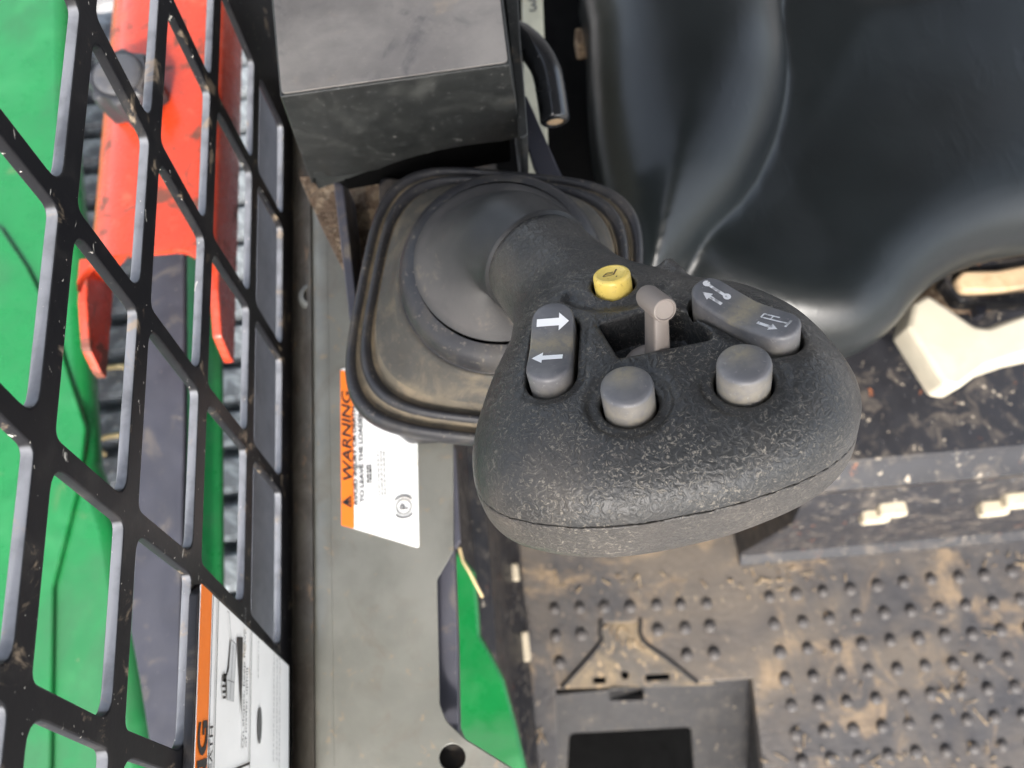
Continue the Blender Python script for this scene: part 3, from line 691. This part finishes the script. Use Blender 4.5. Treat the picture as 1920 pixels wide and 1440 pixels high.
PF3 = frame((GX+.0034, 0, 0), (0, 1, 0), (0, 0, 1)); PF4 = frame((GX+.0037, 0, 0), (0, 1, 0), (0, 0, 1))
plate('orange_band', [(clipy(zl-.0013), zl-.0013), (clipy(zO), zO), (-.148, zO), (-.148, zl-.0013)], m_stor, wp, [], .0002, .00004, PF3)
T = lambda y, z: PF4@Matrix.Translation((y, z, 0))
yb1 = gl(470, 1428)[0]
flat('rule_lines', [quad(-.148, zO-.0003, clipy(zO), zO+.0002), quad(-.148, zL1-.00025, clipy(zL1), zL1+.00025), quad(-.148, zL2-.00025, clipy(zL2), zL2+.00025), quad(yb1-.0004, zL2, yb1+.0004, zL1)], PF4, m_ink, wp)
yG = gl(368, 1385)[0]
t_ = text('lettering', 'WARNING', T(yG+.0052, zO+.0012), (zl-zO)*.98, m_ink, wp, 1.45, 0, .025, 'RIGHT')
text('lettering', 'INJURY OR DEATH', T(gl(390, 1370)[0]+.0016, zL1+.0016), (zO-zL1)*.75, m_ink, wp, 1.5, 0, .012, 'RIGHT')
# drawing: machine on a slope
seg2 = lambda x1, y1, x2, y2, w=.00013: [(x1, y1-w), (x2, y2-w), (x2, y2+w), (x1, y1+w)] if abs(x2-x1) > abs(y2-y1) else [(x1-w, y1), (x1+w, y1), (x2+w, y2), (x2-w, y2)]
y0s, y1s = gl(440, 1345)[0], gl(440, 1195)[0]; zs = zc_(447); zt = zc_(436)
flat('slope_wedge', [[(y0s, zs), (y1s, zs), (y1s, zt)]], PF4, m_ink, wp)
md, mz = (gl(425, 1330)[0]), zc_(425)
flat('machine_drawing', [[(md+.002, mz-.0028), (md+.020, mz-.0042), (md+.0215, mz+.0006), (md+.012, mz+.0022), (md+.010, mz+.0040), (md+.003, mz+.0030)]], PF4@Matrix.Translation((0, 0, .00005)), m_pale, wp)
flat('drawing_lines', [seg2(md+.002, mz-.0028, md+.020, mz-.0042), seg2(md+.020, mz-.0042, md+.0215, mz+.0006), seg2(md+.0215, mz+.0006, md+.012, mz+.0022), seg2(md+.012, mz+.0022, md+.010, mz+.004), seg2(md+.003, mz+.003, md+.010, mz+.004), seg2(md+.003, mz+.0005, md+.020, mz-.0015), seg2(md+.008, mz-.003, md+.009, mz+.003), seg2(md+.0215, mz+.0006, md+.030, mz+.0030), seg2(md+.030, mz+.003, md+.0305, mz+.0045)], PF4@Matrix.Translation((0, 0, .0001)), m_inkg, wp)
flat('track_drawing', [quad(md+.0035+i*.0017, mz+.0040, md+.0043+i*.0017, mz+.0075-abs(i-2)*.0005) for i in range(5)]+ring(md+.0098, mz+.0055, .0, .0013, 0, 2*math.pi, 12), PF4@Matrix.Translation((0, 0, .0001)), m_ink, wp)
text('lettering', 'On slopes, keep heavy end', T(gl(455, 1402)[0], zc_(452)), .0021, m_inkg, wp, 2.0, 0, .01)
text('lettering', 'of loader uphill', T(gl(455, 1402)[0], zc_(457.5)), .0021, m_inkg, wp, 2.0, 0, .01)
fy, fz = gl(482, 1360)[0], zc_(482)
flat('foot_print', [[(fy+.0062*math.cos(a*math.pi/8), fz+.0022*math.sin(a*math.pi/8)) for a in range(16)]], PF4, m_inkg, wp)
flat('small_print', lines(None, fy-.014, fy+.040, zc_(508), .0004, 1)+lines(None, fy-.014, fy+.034, zc_(514), .0004, 1)+lines(None, fy-.02, fy+.03, zc_(519), .0004, 1)+lines(None, fy+.016, fy+.03, zc_(478), .0004, 1), PF4, m_inkg, wp)
# grey plate just behind the lower part of the guard
o = mobj('side_plate', [(GX-.022, y, z) for y in (-.2, .34) for z in (.40, .531)]+[(GX-.026, y, z) for y in (-.2, .34) for z in (.40, .531)], [(0, 1, 3, 2), (4, 6, 7, 5), (1, 5, 7, 3), (0, 2, 6, 4), (0, 4, 5, 1), (2, 3, 7, 6)], m_sideplate)
tag(o, 'plain blue grey steel plate just behind the window guard', 'plate')

# ------------------------------------------------------------------ outside the guard
arm = empty('loader_arm', at(60, 700, .40), 'bright green loader arm behind the window guard', 'loader arm')
slab('arm_beam', [(-500, -300), (118, -300), (124, 0), (128, 200), (150, 440), (160, 640), (172, 860), (215, 990), (245, 1180), (285, 1460), (320, 1700), (-500, 1700)], .40, .022, m_green, arm, .02, .010)
slab('arm_plate', [(-500, 300), (0, 425), (50, 500), (95, 590), (128, 700), (160, 800), (150, 900), (100, 1100), (90, 1700), (-500, 1700)], .4035, .004, m_green, arm, .01, .0015)
o = slab('lower_link', [(275, 440), (345, 440), (346, 800), (342, 1000), (332, 1460), (290, 1460), (264, 1290), (244, 1180), (258, 920)], .44, .006, m_link, None, .002, .001)
tag(o, 'flat blue grey steel link bar running behind the window guard', 'bar')
o = slab('arm_cross_tube', [(335, 440), (404, 440), (412, 700), (414, 1150), (360, 1150), (338, 800)], .40, .010, m_green, None, .002, .004)
tag(o, 'dark green frame rail in shade beside the grey link bar', 'frame rail')
# orange arm lock: channel open below with forked end
al = empty('arm_lock', at(300, 200, .46), 'orange red channel-shaped arm lock with forked end behind the guard', 'arm lock')
LZ = .515
xa, xc = at(150, 250, LZ).x, at(402, 250, LZ).x
wd = xc-xa
def lock_ring(y, cut=False):
    out = []; r = .030; depth = .040
    pr = [(xa, LZ-depth), (xa, LZ-r)]
    pr += [(xa+r*(1-math.cos(a)), LZ-r+r*math.sin(a)) for a in np.linspace(.2, math.pi/2, 6)]
    pr += [(xc-.010*(1-math.sin(a)), LZ-.010+.010*math.cos(a)) for a in np.linspace(0.1, math.pi/2, 5)]
    pr += [(xc, LZ-depth)]
    t = .005
    pr += [(xc-t, LZ-depth), (xc-t, LZ-t-.006), (xc-t-.006, LZ-t), (xa+r, LZ-t), (xa+t, LZ-r), (xa+t, LZ-depth)]
    return [Vector((x, y, z)) for x, z in pr]
yend = at(300, 470, LZ).y
loft('channel', [lock_ring(yend+.26), lock_ring(yend+.004), lock_ring(yend)], m_orange, al, ang=50)
# two fork flanges continuing forward
yt1 = at(235, 690, LZ-.03).y; yt2 = at(435, 665, LZ-.03).y
for nm, xx, yt in (('left', xa, yt1), ('right', xc-.005, yt2)):
    out = [(yend+.002, LZ-.012), (yend-.02, LZ-.013), (yend-.045, LZ-.020), (yt, LZ-.034), (yt-.002, LZ-.04), (yend+.002, LZ-.04)]
    plate('fork_flange', round_poly(out, .003), m_orange, al, [], .005, .0006, frame((xx+.005, 0, 0), (0, 1, 0), (0, 0, 1)))
for sg, xx in ((1, xa+.004), (-1, xc-.004)):
    R0 = .017; ctr = (xx+sg*R0, yend-R0)
    P = [(xx, yend+.0015), (xx+sg*R0, yend+.0015)]+[(ctr[0]-sg*R0*math.sin(a), ctr[1]+R0*math.cos(a)) for a in np.linspace(0, math.pi/2, 9)]
    plate('web_fillet', P, m_orange, al, [], .005, .0005, Matrix.Translation((0, 0, LZ-.0006 if sg < 0 else LZ-.004)))
slab('slot_mark', [(226, 326), (240, 326), (240, 362), (226, 362)], LZ-.0022, .0006, m_dark, al, .0022, .0001)
# star knob on the lock
kc = at(228, 148, LZ+.020)
kb = empty('star_knob', kc, 'round dark grey star knob clamped on the orange arm lock', 'knob')
n = 96; rings = []
for hh, rr, sc in ((-.02, .0165, 1), (-.002, .0180, 1), (.002, .0172, 1), (.0035, .0162, .3), (.0036, .0140, 0), (.0034, .0136, 0), (.0034, .001, 0)):
    rings.append([kc+Vector(((rr+sc*.0019*math.cos(8*2*math.pi*j/n))*math.cos(2*math.pi*j/n), (rr+sc*.0019*math.cos(8*2*math.pi*j/n))*math.sin(2*math.pi*j/n), hh)) for j in range(n)])
loft('knob_body', rings, m_knob, kb, ang=35)
lathe('cap', [(.0134, .001), (.0134, .0046), (.0126, .0056), (.009, .0062), (.0004, .0064)], Matrix.Translation(kc), m_knobcap, kb, 40)
lathe('stem', [(.008, -.036), (.008, -.018), (.009, -.018), (.009, -.012)], Matrix.Translation(kc), m_knob, kb, 24)
# rubber track with lugs
tk = empty('rubber_track', at(300, 700, .22), 'grey rubber track with block lugs seen past the window guard', 'track')
x1, x2 = at(150, 600, .22).x, at(500, 600, .22).x
slabv = [(x1-.25, -.5, .20), (x2+.06, -.5, .20), (x2+.06, .7, .20), (x1-.25, .7, .20)]
mobj('belt', slabv+[(a, b, c-.03) for a, b, c in slabv], [(0, 1, 2, 3), (4, 7, 6, 5), (0, 4, 5, 1), (1, 5, 6, 2), (2, 6, 7, 3), (3, 7, 4, 0)], m_track, tk)
def lug_mesh(nm, wx, wy, hz, m):
    bm = bmesh.new()
    vs = [bm.verts.new((a*wx/2*(.94 if c else 1), b*wy/2*(.82 if c else 1), c*hz)) for c in (0, 1) for b in (-1, 1) for a in (-1, 1)]
    for f in ((0, 1, 5, 4), (1, 3, 7, 5), (3, 2, 6, 7), (2, 0, 4, 6), (4, 5, 7, 6)): bm.faces.new([vs[i] for i in f])
    bmesh.ops.recalc_face_normals(bm, faces=bm.faces)
    bmesh.ops.bevel(bm, geom=bm.edges[:], offset=.0025, segments=2, affect='EDGES')
    me = bpy.data.meshes.new(nm); bm.to_mesh(me); bm.free(); smooth(me, 35); me.materials.append(m); return me
xmid = at(290, 700, .22).x
la = lug_mesh('lug', abs(xmid-x1)+.04, .033, .024, m_track); lb = lug_mesh('lug', abs(x2-xmid)+.06, .036, .024, m_trackpale)
for i in range(26):
    y = -.42+i*.0415
    o = bpy.data.objects.new('lug', la); o.location = ((x1+xmid)/2-.02, y+.012, .2002); COL.objects.link(o); o.parent = tk; o.matrix_parent_inverse = Matrix.Translation(tk.location).inverted()
    o = bpy.data.objects.new('lug', lb); o.location = ((x2+xmid)/2+.03, y, .2002); COL.objects.link(o); o.parent = tk; o.matrix_parent_inverse = Matrix.Translation(tk.location).inverted()
# straw on the track
for k, (px, py, lab) in enumerate([(215, 705, 'short piece of dry straw lying on the track by the arm lock tip'), (215, 835, 'curled dry straw on the track below the arm lock tip')]):
    c = at(px, py, .226); pts = [c+Vector((math.cos(a)*.014, math.sin(a)*.010, .003*math.sin(3*a))) for a in np.linspace(.3+k, 3.0+k, 9)]
    tag(tube('straw', pts, .0022, m_straw, None, 8), lab, 'straw', 'dry straws on the track')

# green guard plate visible between console and floor
gr = empty('green_fender', at(920, 1300, .40), 'bright green curved steel plate between the console and the black wall', 'plate')
slab('curved_plate', [(840, 1020), (868, 1044), (890, 1072), (896, 1130), (900, 1190), (922, 1228), (945, 1272), (958, 1320), (970, 1365), (992, 1460), (1020, 1600), (840, 1600)], .410, .012, m_green, gr, .003, .0025)
c = at(893, 1080, .42)
tag(tube('straw', [at(862, 1028, .42), at(868, 1052, .421), at(880, 1072, .424), at(905, 1120, .42)], .0009, m_straw, None, 8), 'thin dry straw caught beside the tip of the green plate', 'straw')

# ------------------------------------------------------------------ joystick
n_ = Vector((-.16, .43, 1.)).normalized(); p0 = at(1286, 720, .722)
def onface(px, py, off=0.):
    C0 = Vector(CAM); r = Vector(ray(px, py)); q = p0+n_*off; return C0+r*((q-C0).dot(n_)/r.dot(n_))
u_ = (onface(1395, 695)-onface(1178, 735)).normalized(); v_ = n_.cross(u_)
HF = Matrix(((u_.x, v_.x, n_.x, p0.x), (u_.y, v_.y, n_.y, p0.y), (u_.z, v_.z, n_.z, p0.z), (0, 0, 0, 1)))
def L3(u, v, n): return HF@Vector((u/1000, v/1000, n/1000))
joy = empty('joystick', at(900, 560, .60), 'large black joystick grip with buttons on a square rubber boot', 'joystick')

SA, SB = (-15, 42, -24), (-36, 93, -27.5)
def face_h(u, v): return -.0045*np.maximum(v-16, 0)**2 - .004*np.maximum(np.abs(u)-18, 0)**2*(np.abs(u) > 18)
ROCK = [((-28.5, 27.3), (-31.2, 11.3), 5.6), ((11.8, 25.0), (24.2, 9.8), 4.9)]
BTN = [(-13.7, -1.8), (13.0, -1.6)]; HORN = (-11.2, 40.0)
TRI = [(-17.5, 25.5), (-14.0, 12.2), (8.8, 12.6), (9.6, 15.5), (5.0, 25.2), (-6, 27.2)]
def build_grip():
    h = .6; u0, v0, n0 = -66, -36, -52
    U, Vv, N = np.meshgrid(np.arange(u0, 52, h), np.arange(v0, 118, h), np.arange(n0, 6, h), indexing='ij')
    out = [(-40, 50), (-44, 38), (-49.5, 25), (-54.5, 11), (-56, 1), (-54.5, -9), (-49.5, -16.5), (-41, -21.5), (-30, -25), (-18, -26.5), (-4, -26), (8, -24.5), (24, -20), (34.5, -13.5), (40.3, -5), (42, 3), (41, 11), (38, 21), (34, 29), (25, 40), (14, 48), (4, 57), (-10, 63), (-26, 62)]
    d2 = poly_sdf(U[:, :, 0], Vv[:, :, 0], spline_pts(out, 6))[:, :, None]
    top = face_h(U, Vv); bot = -37.0
    rh, rt, rb = 20., 16., 12.
    a = np.maximum(d2+rh, 0)/rh; c = np.maximum(N-top+rt, 0)/rt
    f1 = ((a**2.2+c**2.2)**(1/2.2)-1)*rt
    a2 = np.maximum(d2+rb, 0)/rb; c2 = np.maximum(bot+rb-N, 0)/rb
    f2 = (np.sqrt(a2**2+c2**2)-1)*rb
    F = np.maximum(f1, f2)
    F = smin(F, capsule(U, Vv, N, SA, SB, 20.5, 17.5), 8)
    # nub and brow ridge by the horn button
    F = smin(F, capsule(U, Vv, N, (5.5, 50, -8.5), (7.0, 46, -7.5), 2.4, 2.0), 2.5)
    ang = np.linspace(R_(205), R_(335), 9); arc = [(HORN[0]+2+15.5*math.cos(t), HORN[1]+4+12.5*math.sin(t)) for t in ang]
    g = np.full(F.shape, 99.)
    for (x1, y1), (x2, y2) in zip(arc, arc[1:]):
        z1, z2 = (float(face_h(np.float64(x), np.float64(y)))+1.1 for x, y in ((x1, y1), (x2, y2)))
        g = np.minimum(g, capsule(U, Vv, N, (x1, y1, z1), (x2, y2, z2), 2.2, 2.2))
    F = smax(F, -g, 1.6)
    cut = lambda F, d, depth, k: smax(F, -np.maximum(d, -(N-top)-depth), k)
    for bx, by in BTN:
        r = np.sqrt((U-bx)**2+(Vv-by)**2)
        F = smax(F, -np.maximum(r-9.5, -(N-top+.9)), 2.2)          # dished collar
        F = cut(F, r-6.9, 9, .8)
    F = cut(F, np.sqrt((U-HORN[0])**2+(Vv-HORN[1])**2)-5.9, 9, .6)
    for a_, b_, w_ in ROCK:
        ex, ey = b_[0]-a_[0], b_[1]-a_[1]; t = np.clip(((U-a_[0])*ex+(Vv-a_[1])*ey)/(ex*ex+ey*ey), 0, 1)
        r = np.sqrt((U-a_[0]-ex*t)**2+(Vv-a_[1]-ey*t)**2)-w_-1.0
        F = smax(F, -np.maximum(r-1.6, -(N-top+.5)), 1.6); F = cut(F, r, 10, .7)
    dt = poly_sdf(U[:, :, 0], Vv[:, :, 0], TRI)[:, :, None]
    F = smax(F, -np.maximum(dt+np.clip(-(N-top)*.16, 0, 2), -(N-top)-11), 1.1)
    V, Q = surface_nets(F.astype(np.float32), (u0, v0, n0), h); return relax(V, Q, 1, .4), Q
V, Q = build_grip()
bm = bmesh.new(); me = bpy.data.meshes.new('t'); me.from_pydata(V.tolist(), [], Q.tolist()); bm.from_mesh(me)
sp_co = Vector((0, -25, -15.0)); sp_no = Vector((0.03, .27, 1)).normalized()
def half(upper):
    b = bm.copy(); off = .22 if upper else -.22
    r = bmesh.ops.bisect_plane(b, geom=b.verts[:]+b.edges[:]+b.faces[:], plane_co=sp_co+sp_no*off, plane_no=sp_no, clear_inner=upper, clear_outer=not upper)
    ed = [e for e in r['geom_cut'] if isinstance(e, bmesh.types.BMEdge) and e.is_boundary]
    vs = list({v for e in ed for v in e.verts}); cen = Vector((-7, 12, -22))
    # turned-in lip so that the seam has depth
    ex = bmesh.ops.extrude_edge_only(b, edges=ed)
    for v in [g for g in ex['geom'] if isinstance(g, bmesh.types.BMVert)]:
        d = (v.co-cen); d -= sp_no*d.dot(sp_no); v.co -= d.normalized()*2.0
    for v in vs:
        d = (v.co-cen); d -= sp_no*d.dot(sp_no); v.co -= d.normalized()*.25
    b.transform(Matrix.Scale(.001, 4)); b.transform(HF)
    m2 = bpy.data.meshes.new('grip'); b.to_mesh(m2); b.free(); return m2
for nm, up in (('grip_body', True), ('grip_lower_shell', False)):
    m2 = half(up); smooth(m2, 60); m2.materials.append(m_grip if up else m_griplow); m2.name = nm; link(bpy.data.objects.new(nm, m2), joy)
core = [L3(u*.94-.4, v*.94, -16-.27*(v+25)) for u, v in spline_pts([(-54, -9), (-49.5, -16.5), (-41, -21.5), (-18, -26.5), (8, -24.5), (24, -20), (34.5, -13.5), (40.3, -5), (38, 12), (20, 30), (-20, 40), (-48, 20)], 4)]
mobj('seam_core', core, [tuple(range(len(core)))], m_pocket, joy)

def hface(u, v): return float(face_h(np.float64(u), np.float64(v)))
def face_frame(u, v, rise=0.0):
    e = .5; z = hface(u, v); a = Vector((2*e, 0, hface(u+e, v)-hface(u-e, v))); b = Vector((0, 2*e, hface(u, v+e)-hface(u, v-e)))
    m = frame(Vector((u, v, z+rise)), a, b); return HF@Matrix.Scale(.001, 4)@m
for k, (bx, by) in enumerate(BTN):
    m4 = HF@Matrix.Scale(.001, 4)@Matrix.Translation((bx, by, hface(bx, by)))
    o = lathe('push_button', [(6.15, -8), (6.15, 4.6), (6.0, 5.3), (5.6, 5.75), (4.6, 6.0), (2.5, 6.2), (1.2, 6.24), (.3, 6.25)], m4, m_switch, joy, 48, 60)
    mi_ = m4.inverted(); dust_attr(o, lambda co: (lambda l: .9*math.exp(-((l.x+.5)**2+(l.y-3.2)**2)/14) if l.z > 4.8 else (.3 if l.z > 0 else .9))(mi_@co))
    o['label'] = ['left grey round push button', 'right grey round push button'][k]
hm = face_frame(*HORN)
o = lathe('horn_button', [(5.05, -7), (5.05, 3.2), (4.95, 3.8), (4.6, 4.2), (4.0, 4.3), (3.8, 4.15), (.3, 4.2)], hm, m_yellow, joy, 48, 40); o['label'] = 'yellow horn button with worn horn symbol'
hs = hm@Matrix.Translation((0, 0, 4.25))
seg = lambda x1, y1, x2, y2, w=.16: [(x1-(y2-y1)/math.hypot(x2-x1, y2-y1)*w, y1+(x2-x1)/math.hypot(x2-x1, y2-y1)*w), (x1+(y2-y1)/math.hypot(x2-x1, y2-y1)*w, y1-(x2-x1)/math.hypot(x2-x1, y2-y1)*w), (x2+(y2-y1)/math.hypot(x2-x1, y2-y1)*w, y2-(x2-x1)/math.hypot(x2-x1, y2-y1)*w), (x2-(y2-y1)/math.hypot(x2-x1, y2-y1)*w, y2+(x2-x1)/math.hypot(x2-x1, y2-y1)*w)]
flat('horn_symbol', [seg(-2.4, -.8, -1.2, .6), seg(-2.4, -.8, -.6, -.9), seg(-1.2, .6, .5, .5), seg(.4, -.9, 1.6, 1.8, .22), seg(-.6, -.9, .5, -.7), seg(-1.6, -.1, .4, 0, .12), seg(1.0, -1.9, 1.3, -2.1, .3)], hs, m_brown, o)

def rocker(a, b, w, label):
    a = Vector((*a, 0)); b = Vector((*b, 0)); mid = (a+b)/2; Lh = (b-a).length/2; ex = (b-a).normalized()
    ra, rb = hface(a.x, a.y), hface(b.x, b.y)
    m4 = HF@Matrix.Scale(.001, 4)@frame(Vector((mid.x, mid.y, (ra+rb)/2)), Vector((ex.x, ex.y, (rb-ra)/(2*Lh))), Vector((-ex.y, ex.x, 0)))
    topz = lambda s: 2.3+2.0*min(1, (abs(s)/(Lh+w*.6)))**1.4
    xs = [-(Lh+w*math.cos(a)) for a in np.linspace(.12, math.pi/2, 7)]+list(np.linspace(-Lh, Lh, 14)[1:-1])+[Lh+w*math.cos(a) for a in np.linspace(math.pi/2, .12, 7)]
    def outline(ins):
        ww = w-ins; U = []
        for x in xs:
            if abs(x) <= Lh: U.append((x, ww))
            else:
                ca = (abs(x)-Lh)/w; U.append((math.copysign(Lh+ww*ca, x), ww*math.sqrt(max(0, 1-ca*ca))))
        return U+[(x, -y) for x, y in U[::-1]]
    K = len(xs); n = 2*K; rings = []
    for ins, dz, fz in ((0, -8, 0), (0, -1.1, 1), (.10, -.6, 1), (.38, -.2, 1), (.85, 0, 1)):
        rings.append([m4@Vector((x, y, (topz(x) if fz else 0)+dz)) for x, y in outline(ins)])
    V = [v for r in rings for v in r]; F = []
    for i in range(len(rings)-1):
        for j in range(n): F.append((i*n+j, i*n+(j+1) % n, (i+1)*n+(j+1) % n, (i+1)*n+j))
    base = (len(rings)-1)*n
    for k in range(K-1): F.append((base+k, base+k+1, base+n-2-k, base+n-1-k))
    o = mobj('rocker_switch', V, F, m_switch, joy, 60); o['label'] = label
    mi = m4.inverted()
    def fn(co):
        l = mi@co; side = 1 if l.z < topz(l.x)-.9 else 0
        return max(math.exp(-(l.x/3.2)**2)*(1-side), side*.8*min(1, max(0, -l.z*.4+.7)))
    dust_attr(o, fn)
    return o, m4, topz, Lh
def arrow(x0, x1, y, hw=.75, head=2.2, hh=1.9):
    s = 1 if x1 > x0 else -1
    return [[(x0, y-hw), (x1-s*head, y-hw), (x1-s*head, y+hw), (x0, y+hw)], [(x1-s*head, y-hh), (x1, y), (x1-s*head, y+hh)]]
    return [(x0, y-hw), (x1-s*head, y-hw), (x1-s*head, y-hh), (x1, y), (x1-s*head, y+hh), (x1-s*head, y+hw), (x0, y+hw)]
def on_rocker(name, polys, m4, topz, o):
    bm = bmesh.new()
    for P in polys:
        bm.faces.new([bm.verts.new((x, y, 0)) for x, y in P])
    bmesh.ops.triangulate(bm, faces=bm.faces)
    bmesh.ops.subdivide_edges(bm, edges=bm.edges[:], cuts=2, use_grid_fill=True)
    for v in bm.verts: v.co.z = topz(v.co.x)+.14
    bm.transform(m4)
    me = bpy.data.meshes.new(name); bm.to_mesh(me); bm.free(); me.materials.append(m_markw if name == 'arrow_mark' else m_markf); link(bpy.data.objects.new(name, me), o)
o, m4, tz, Lh = rocker(*ROCK[0], 'left grey rocker switch with two white arrows')
# local x runs towards the front (image down), local y to the operator's left-hand picture side
sw_ = lambda P: [(y_, x_) for x_, y_ in P]
on_rocker('arrow_mark', [sw_([(x, y-Lh*.86) for x, y in P]) for P in arrow(-4.0, 4.4, 0, 1.15, 2.6, 2.7)], m4, tz, o)
on_rocker('arrow_mark', [sw_([(x, y+Lh*.62) for x, y in P]) for P in arrow(3.4, -4.4, 0, .85, 2.7, 2.1)], m4, tz, o)
o, m4, tz, Lh = rocker(*ROCK[1], 'right grey rocker switch with worn white symbols')
on_rocker('arm_symbol', [*arrow(-5.5, -11.2, -1.6, .45, 2.2, 1.25), seg(-12.0, 1.2, -6.2, 1.2, .42), [(-12.2+.95*math.cos(t*math.pi/5), 1.2+.95*math.sin(t*math.pi/5)) for t in range(10)], [(-6.0+1.0*math.cos(t*math.pi/5), 1.2+1.0*math.sin(t*math.pi/5)) for t in range(10)]], m4, tz, o)
on_rocker('arm_symbol', [*arrow(5.0, 10.5, -1.8, .42, 2.0, 1.15), seg(4.6, .2, 11.5, .9, .2), seg(4.6, 1.5, 8.6, 1.9, .2), seg(4.6, .2, 4.6, 1.6, .2), seg(11.6, -.4, 11.6, 2.1, .28), seg(7, .4, 7, 1.7, .15)], m4, tz, o)

# thumb slider
sb = (-4.2, 13.5)
m4 = HF@Matrix.Scale(.001, 4)@Matrix.Translation((sb[0]-2, sb[1]+1.0, -9))
sbase = lathe('slider_base', [(7.5, -2), (7.4, .5), (6.6, 2.0), (5, 3.0), (2.5, 3.5), (.2, 3.6)], m4, m_slider, joy, 36, 60)
T0, T1 = onface(1214, 556, .0070), onface(1247, 582, .0105)
ax = (T1-T0).normalized(); Lt = (T1-T0).length
zq = ax.to_track_quat('Z', 'Y').to_matrix().to_4x4(); zq.translation = T0
lathe('slider_head', [(.0012, -.0021), (.0022, -.0016), (.0028, -.0006), (.0031, .0006), (.0031, Lt-.0006), (.00285, Lt), (.0025, Lt+.0001), (.0023, Lt-.0002), (.0002, Lt-.0002)], zq, m_slider, joy, 32, 50)
foot = L3(-4.6, 13.0, -8); mid = (T0+T1)/2-n_*.001
stem_dir = (mid-foot).normalized(); sx_ = ax-stem_dir*ax.dot(stem_dir); sx_.normalize(); sy_ = stem_dir.cross(sx_)
rings = []
for t, wx, wy in ((0, .0036, .0026), (.25, .0034, .0022), (.8, .0032, .0020), (1, .0032, .0020)):
    c = foot.lerp(mid, t)
    rings.append([c+sx_*x*wx+sy_*y*wy for x, y in round_poly([(-1, -1), (1, -1), (1, 1), (-1, 1)], .3, 3)])
loft('slider_stem', rings, m_slider, joy, ang=45)

# rubber boot: square flange with ridges, shoulder, dome and bent neck
NB = 112
def se_ring(cx, cy, z, ax_, ay_, e, rot=0.0):
    out = []
    for j in range(NB):
        t = 2*math.pi*j/NB; c, s = math.cos(t), math.sin(t)
        x = ax_*math.copysign(abs(c)**(2/e), c); y = ay_*math.copysign(abs(s)**(2/e), s)
        out.append(Vector((cx+(x*math.cos(rot)-y*math.sin(rot)), cy+(x*math.sin(rot)+y*math.cos(rot)), z))/1000)
    return out
bc = (-3, 131); ro = R_(-12)
# radius, height, squareness, dusty (1) or clean (0) band up to the next ring
P_ = [(53, 594, 4.2, 0), (56, 598, 4.2, 0), (57.5, 603, 4.2, 0), (57, 607, 4.2, 0), (55.8, 609.3, 4.2, 0), (54.2, 609.6, 4.1, 0), (53.2, 607.6, 4.0, 1), (52.2, 606.0, 4.0, 1), (51.3, 607.6, 3.9, 1), (50.8, 611.2, 3.9, 0), (49.8, 613.2, 3.8, 0), (48.4, 613.4, 3.8, 0), (47.3, 610.6, 3.6, 1), (46.4, 609.6, 3.5, 1), (45.7, 612.6, 3.4, 1), (44.8, 617.2, 3.2, 1), (43, 618.8, 3.0, 1), (41, 621.5, 2.6, 1), (39, 625.5, 2.3, 1), (38.4, 628.5, 2.1, 1), (37.6, 628.8, 2.0, 0), (37.4, 628.6, 2, 0), (37.8, 631.5, 2, 0), (37.4, 635.5, 2, 0), (36.2, 638.4, 2, 0), (34.2, 640.2, 2, 0), (31.2, 641.4, 2, 0)]
rings = [se_ring(bc[0]+3*min(1, max(0, i-15)/8), bc[1], z, r, r*1.04, e, ro) for i, (r, z, e, _) in enumerate(P_)]
o = loft('boot', rings, m_rubber, joy, (False, False), 180)
o.data.materials.append(m_dusty); o.data.materials.append(m_groove)
o.data.polygons.foreach_set('material_index', [(2 if i in (6, 7, 8, 12, 13, 14) else P_[i][3]) for i in range(len(P_)-1) for j in range(NB)])
endB = L3(*SB); endA = L3(*SA)
b0 = Vector((bc[0]+3, bc[1], 642))/1000; axd = (endA-endB).normalized()
ctrl = [b0, b0+Vector((0, 0, .013)), endB-axd*.006, endB+axd*.010]
rings = []
for i in range(29):
    t = i/28; p = (1-t)**3*ctrl[0]+3*t*(1-t)**2*ctrl[1]+3*t*t*(1-t)*ctrl[2]+t**3*ctrl[3]
    tg = (3*(1-t)**2*(ctrl[1]-ctrl[0])+6*t*(1-t)*(ctrl[2]-ctrl[1])+3*t*t*(ctrl[3]-ctrl[2])).normalized()
    ax1 = Vector((1, 0, 0)); ax1 -= tg*ax1.dot(tg); ax1.normalize(); ay1 = tg.cross(ax1)
    k = min(1, t/.42); r = .0192+.0123*(1-k)**2.2
    rings.append([p+r*(math.cos(2*math.pi*j/72)*ax1+math.sin(2*math.pi*j/72)*ay1) for j in range(72)])
o = loft('neck_sleeve', rings, m_neck, joy, (False, True), 180)
dust_attr_vals(o, [(lambda t: max(0, 1-max(0, t-.05)/.42)**1.3*min(1, t/.03+.3))(i/28) for i in range(29) for j in range(72)])

# ------------------------------------------------------------------ unseen cab roof and rear wall, added and sized to block light
def blocker_box(name, a, b):
    V = [(x, y, z) for x in (a[0], b[0]) for y in (a[1], b[1]) for z in (a[2], b[2])]
    o = mobj(name, V, [(0, 1, 3, 2), (4, 6, 7, 5), (0, 4, 5, 1), (2, 3, 7, 6), (0, 2, 6, 4), (1, 5, 7, 3)], m_blocker); o['kind'] = 'structure'; return o
blocker_box('cab_roof_blocker', (-.16, -.995, 1.45), (.95, 1.0, 1.50))  # front edge placed to set where the sunlight stops
blocker_box('cab_rear_blocker', (-.16, .96, -.1), (.95, 1.0, 1.449))  # solid wall added out of view to cut light from behind
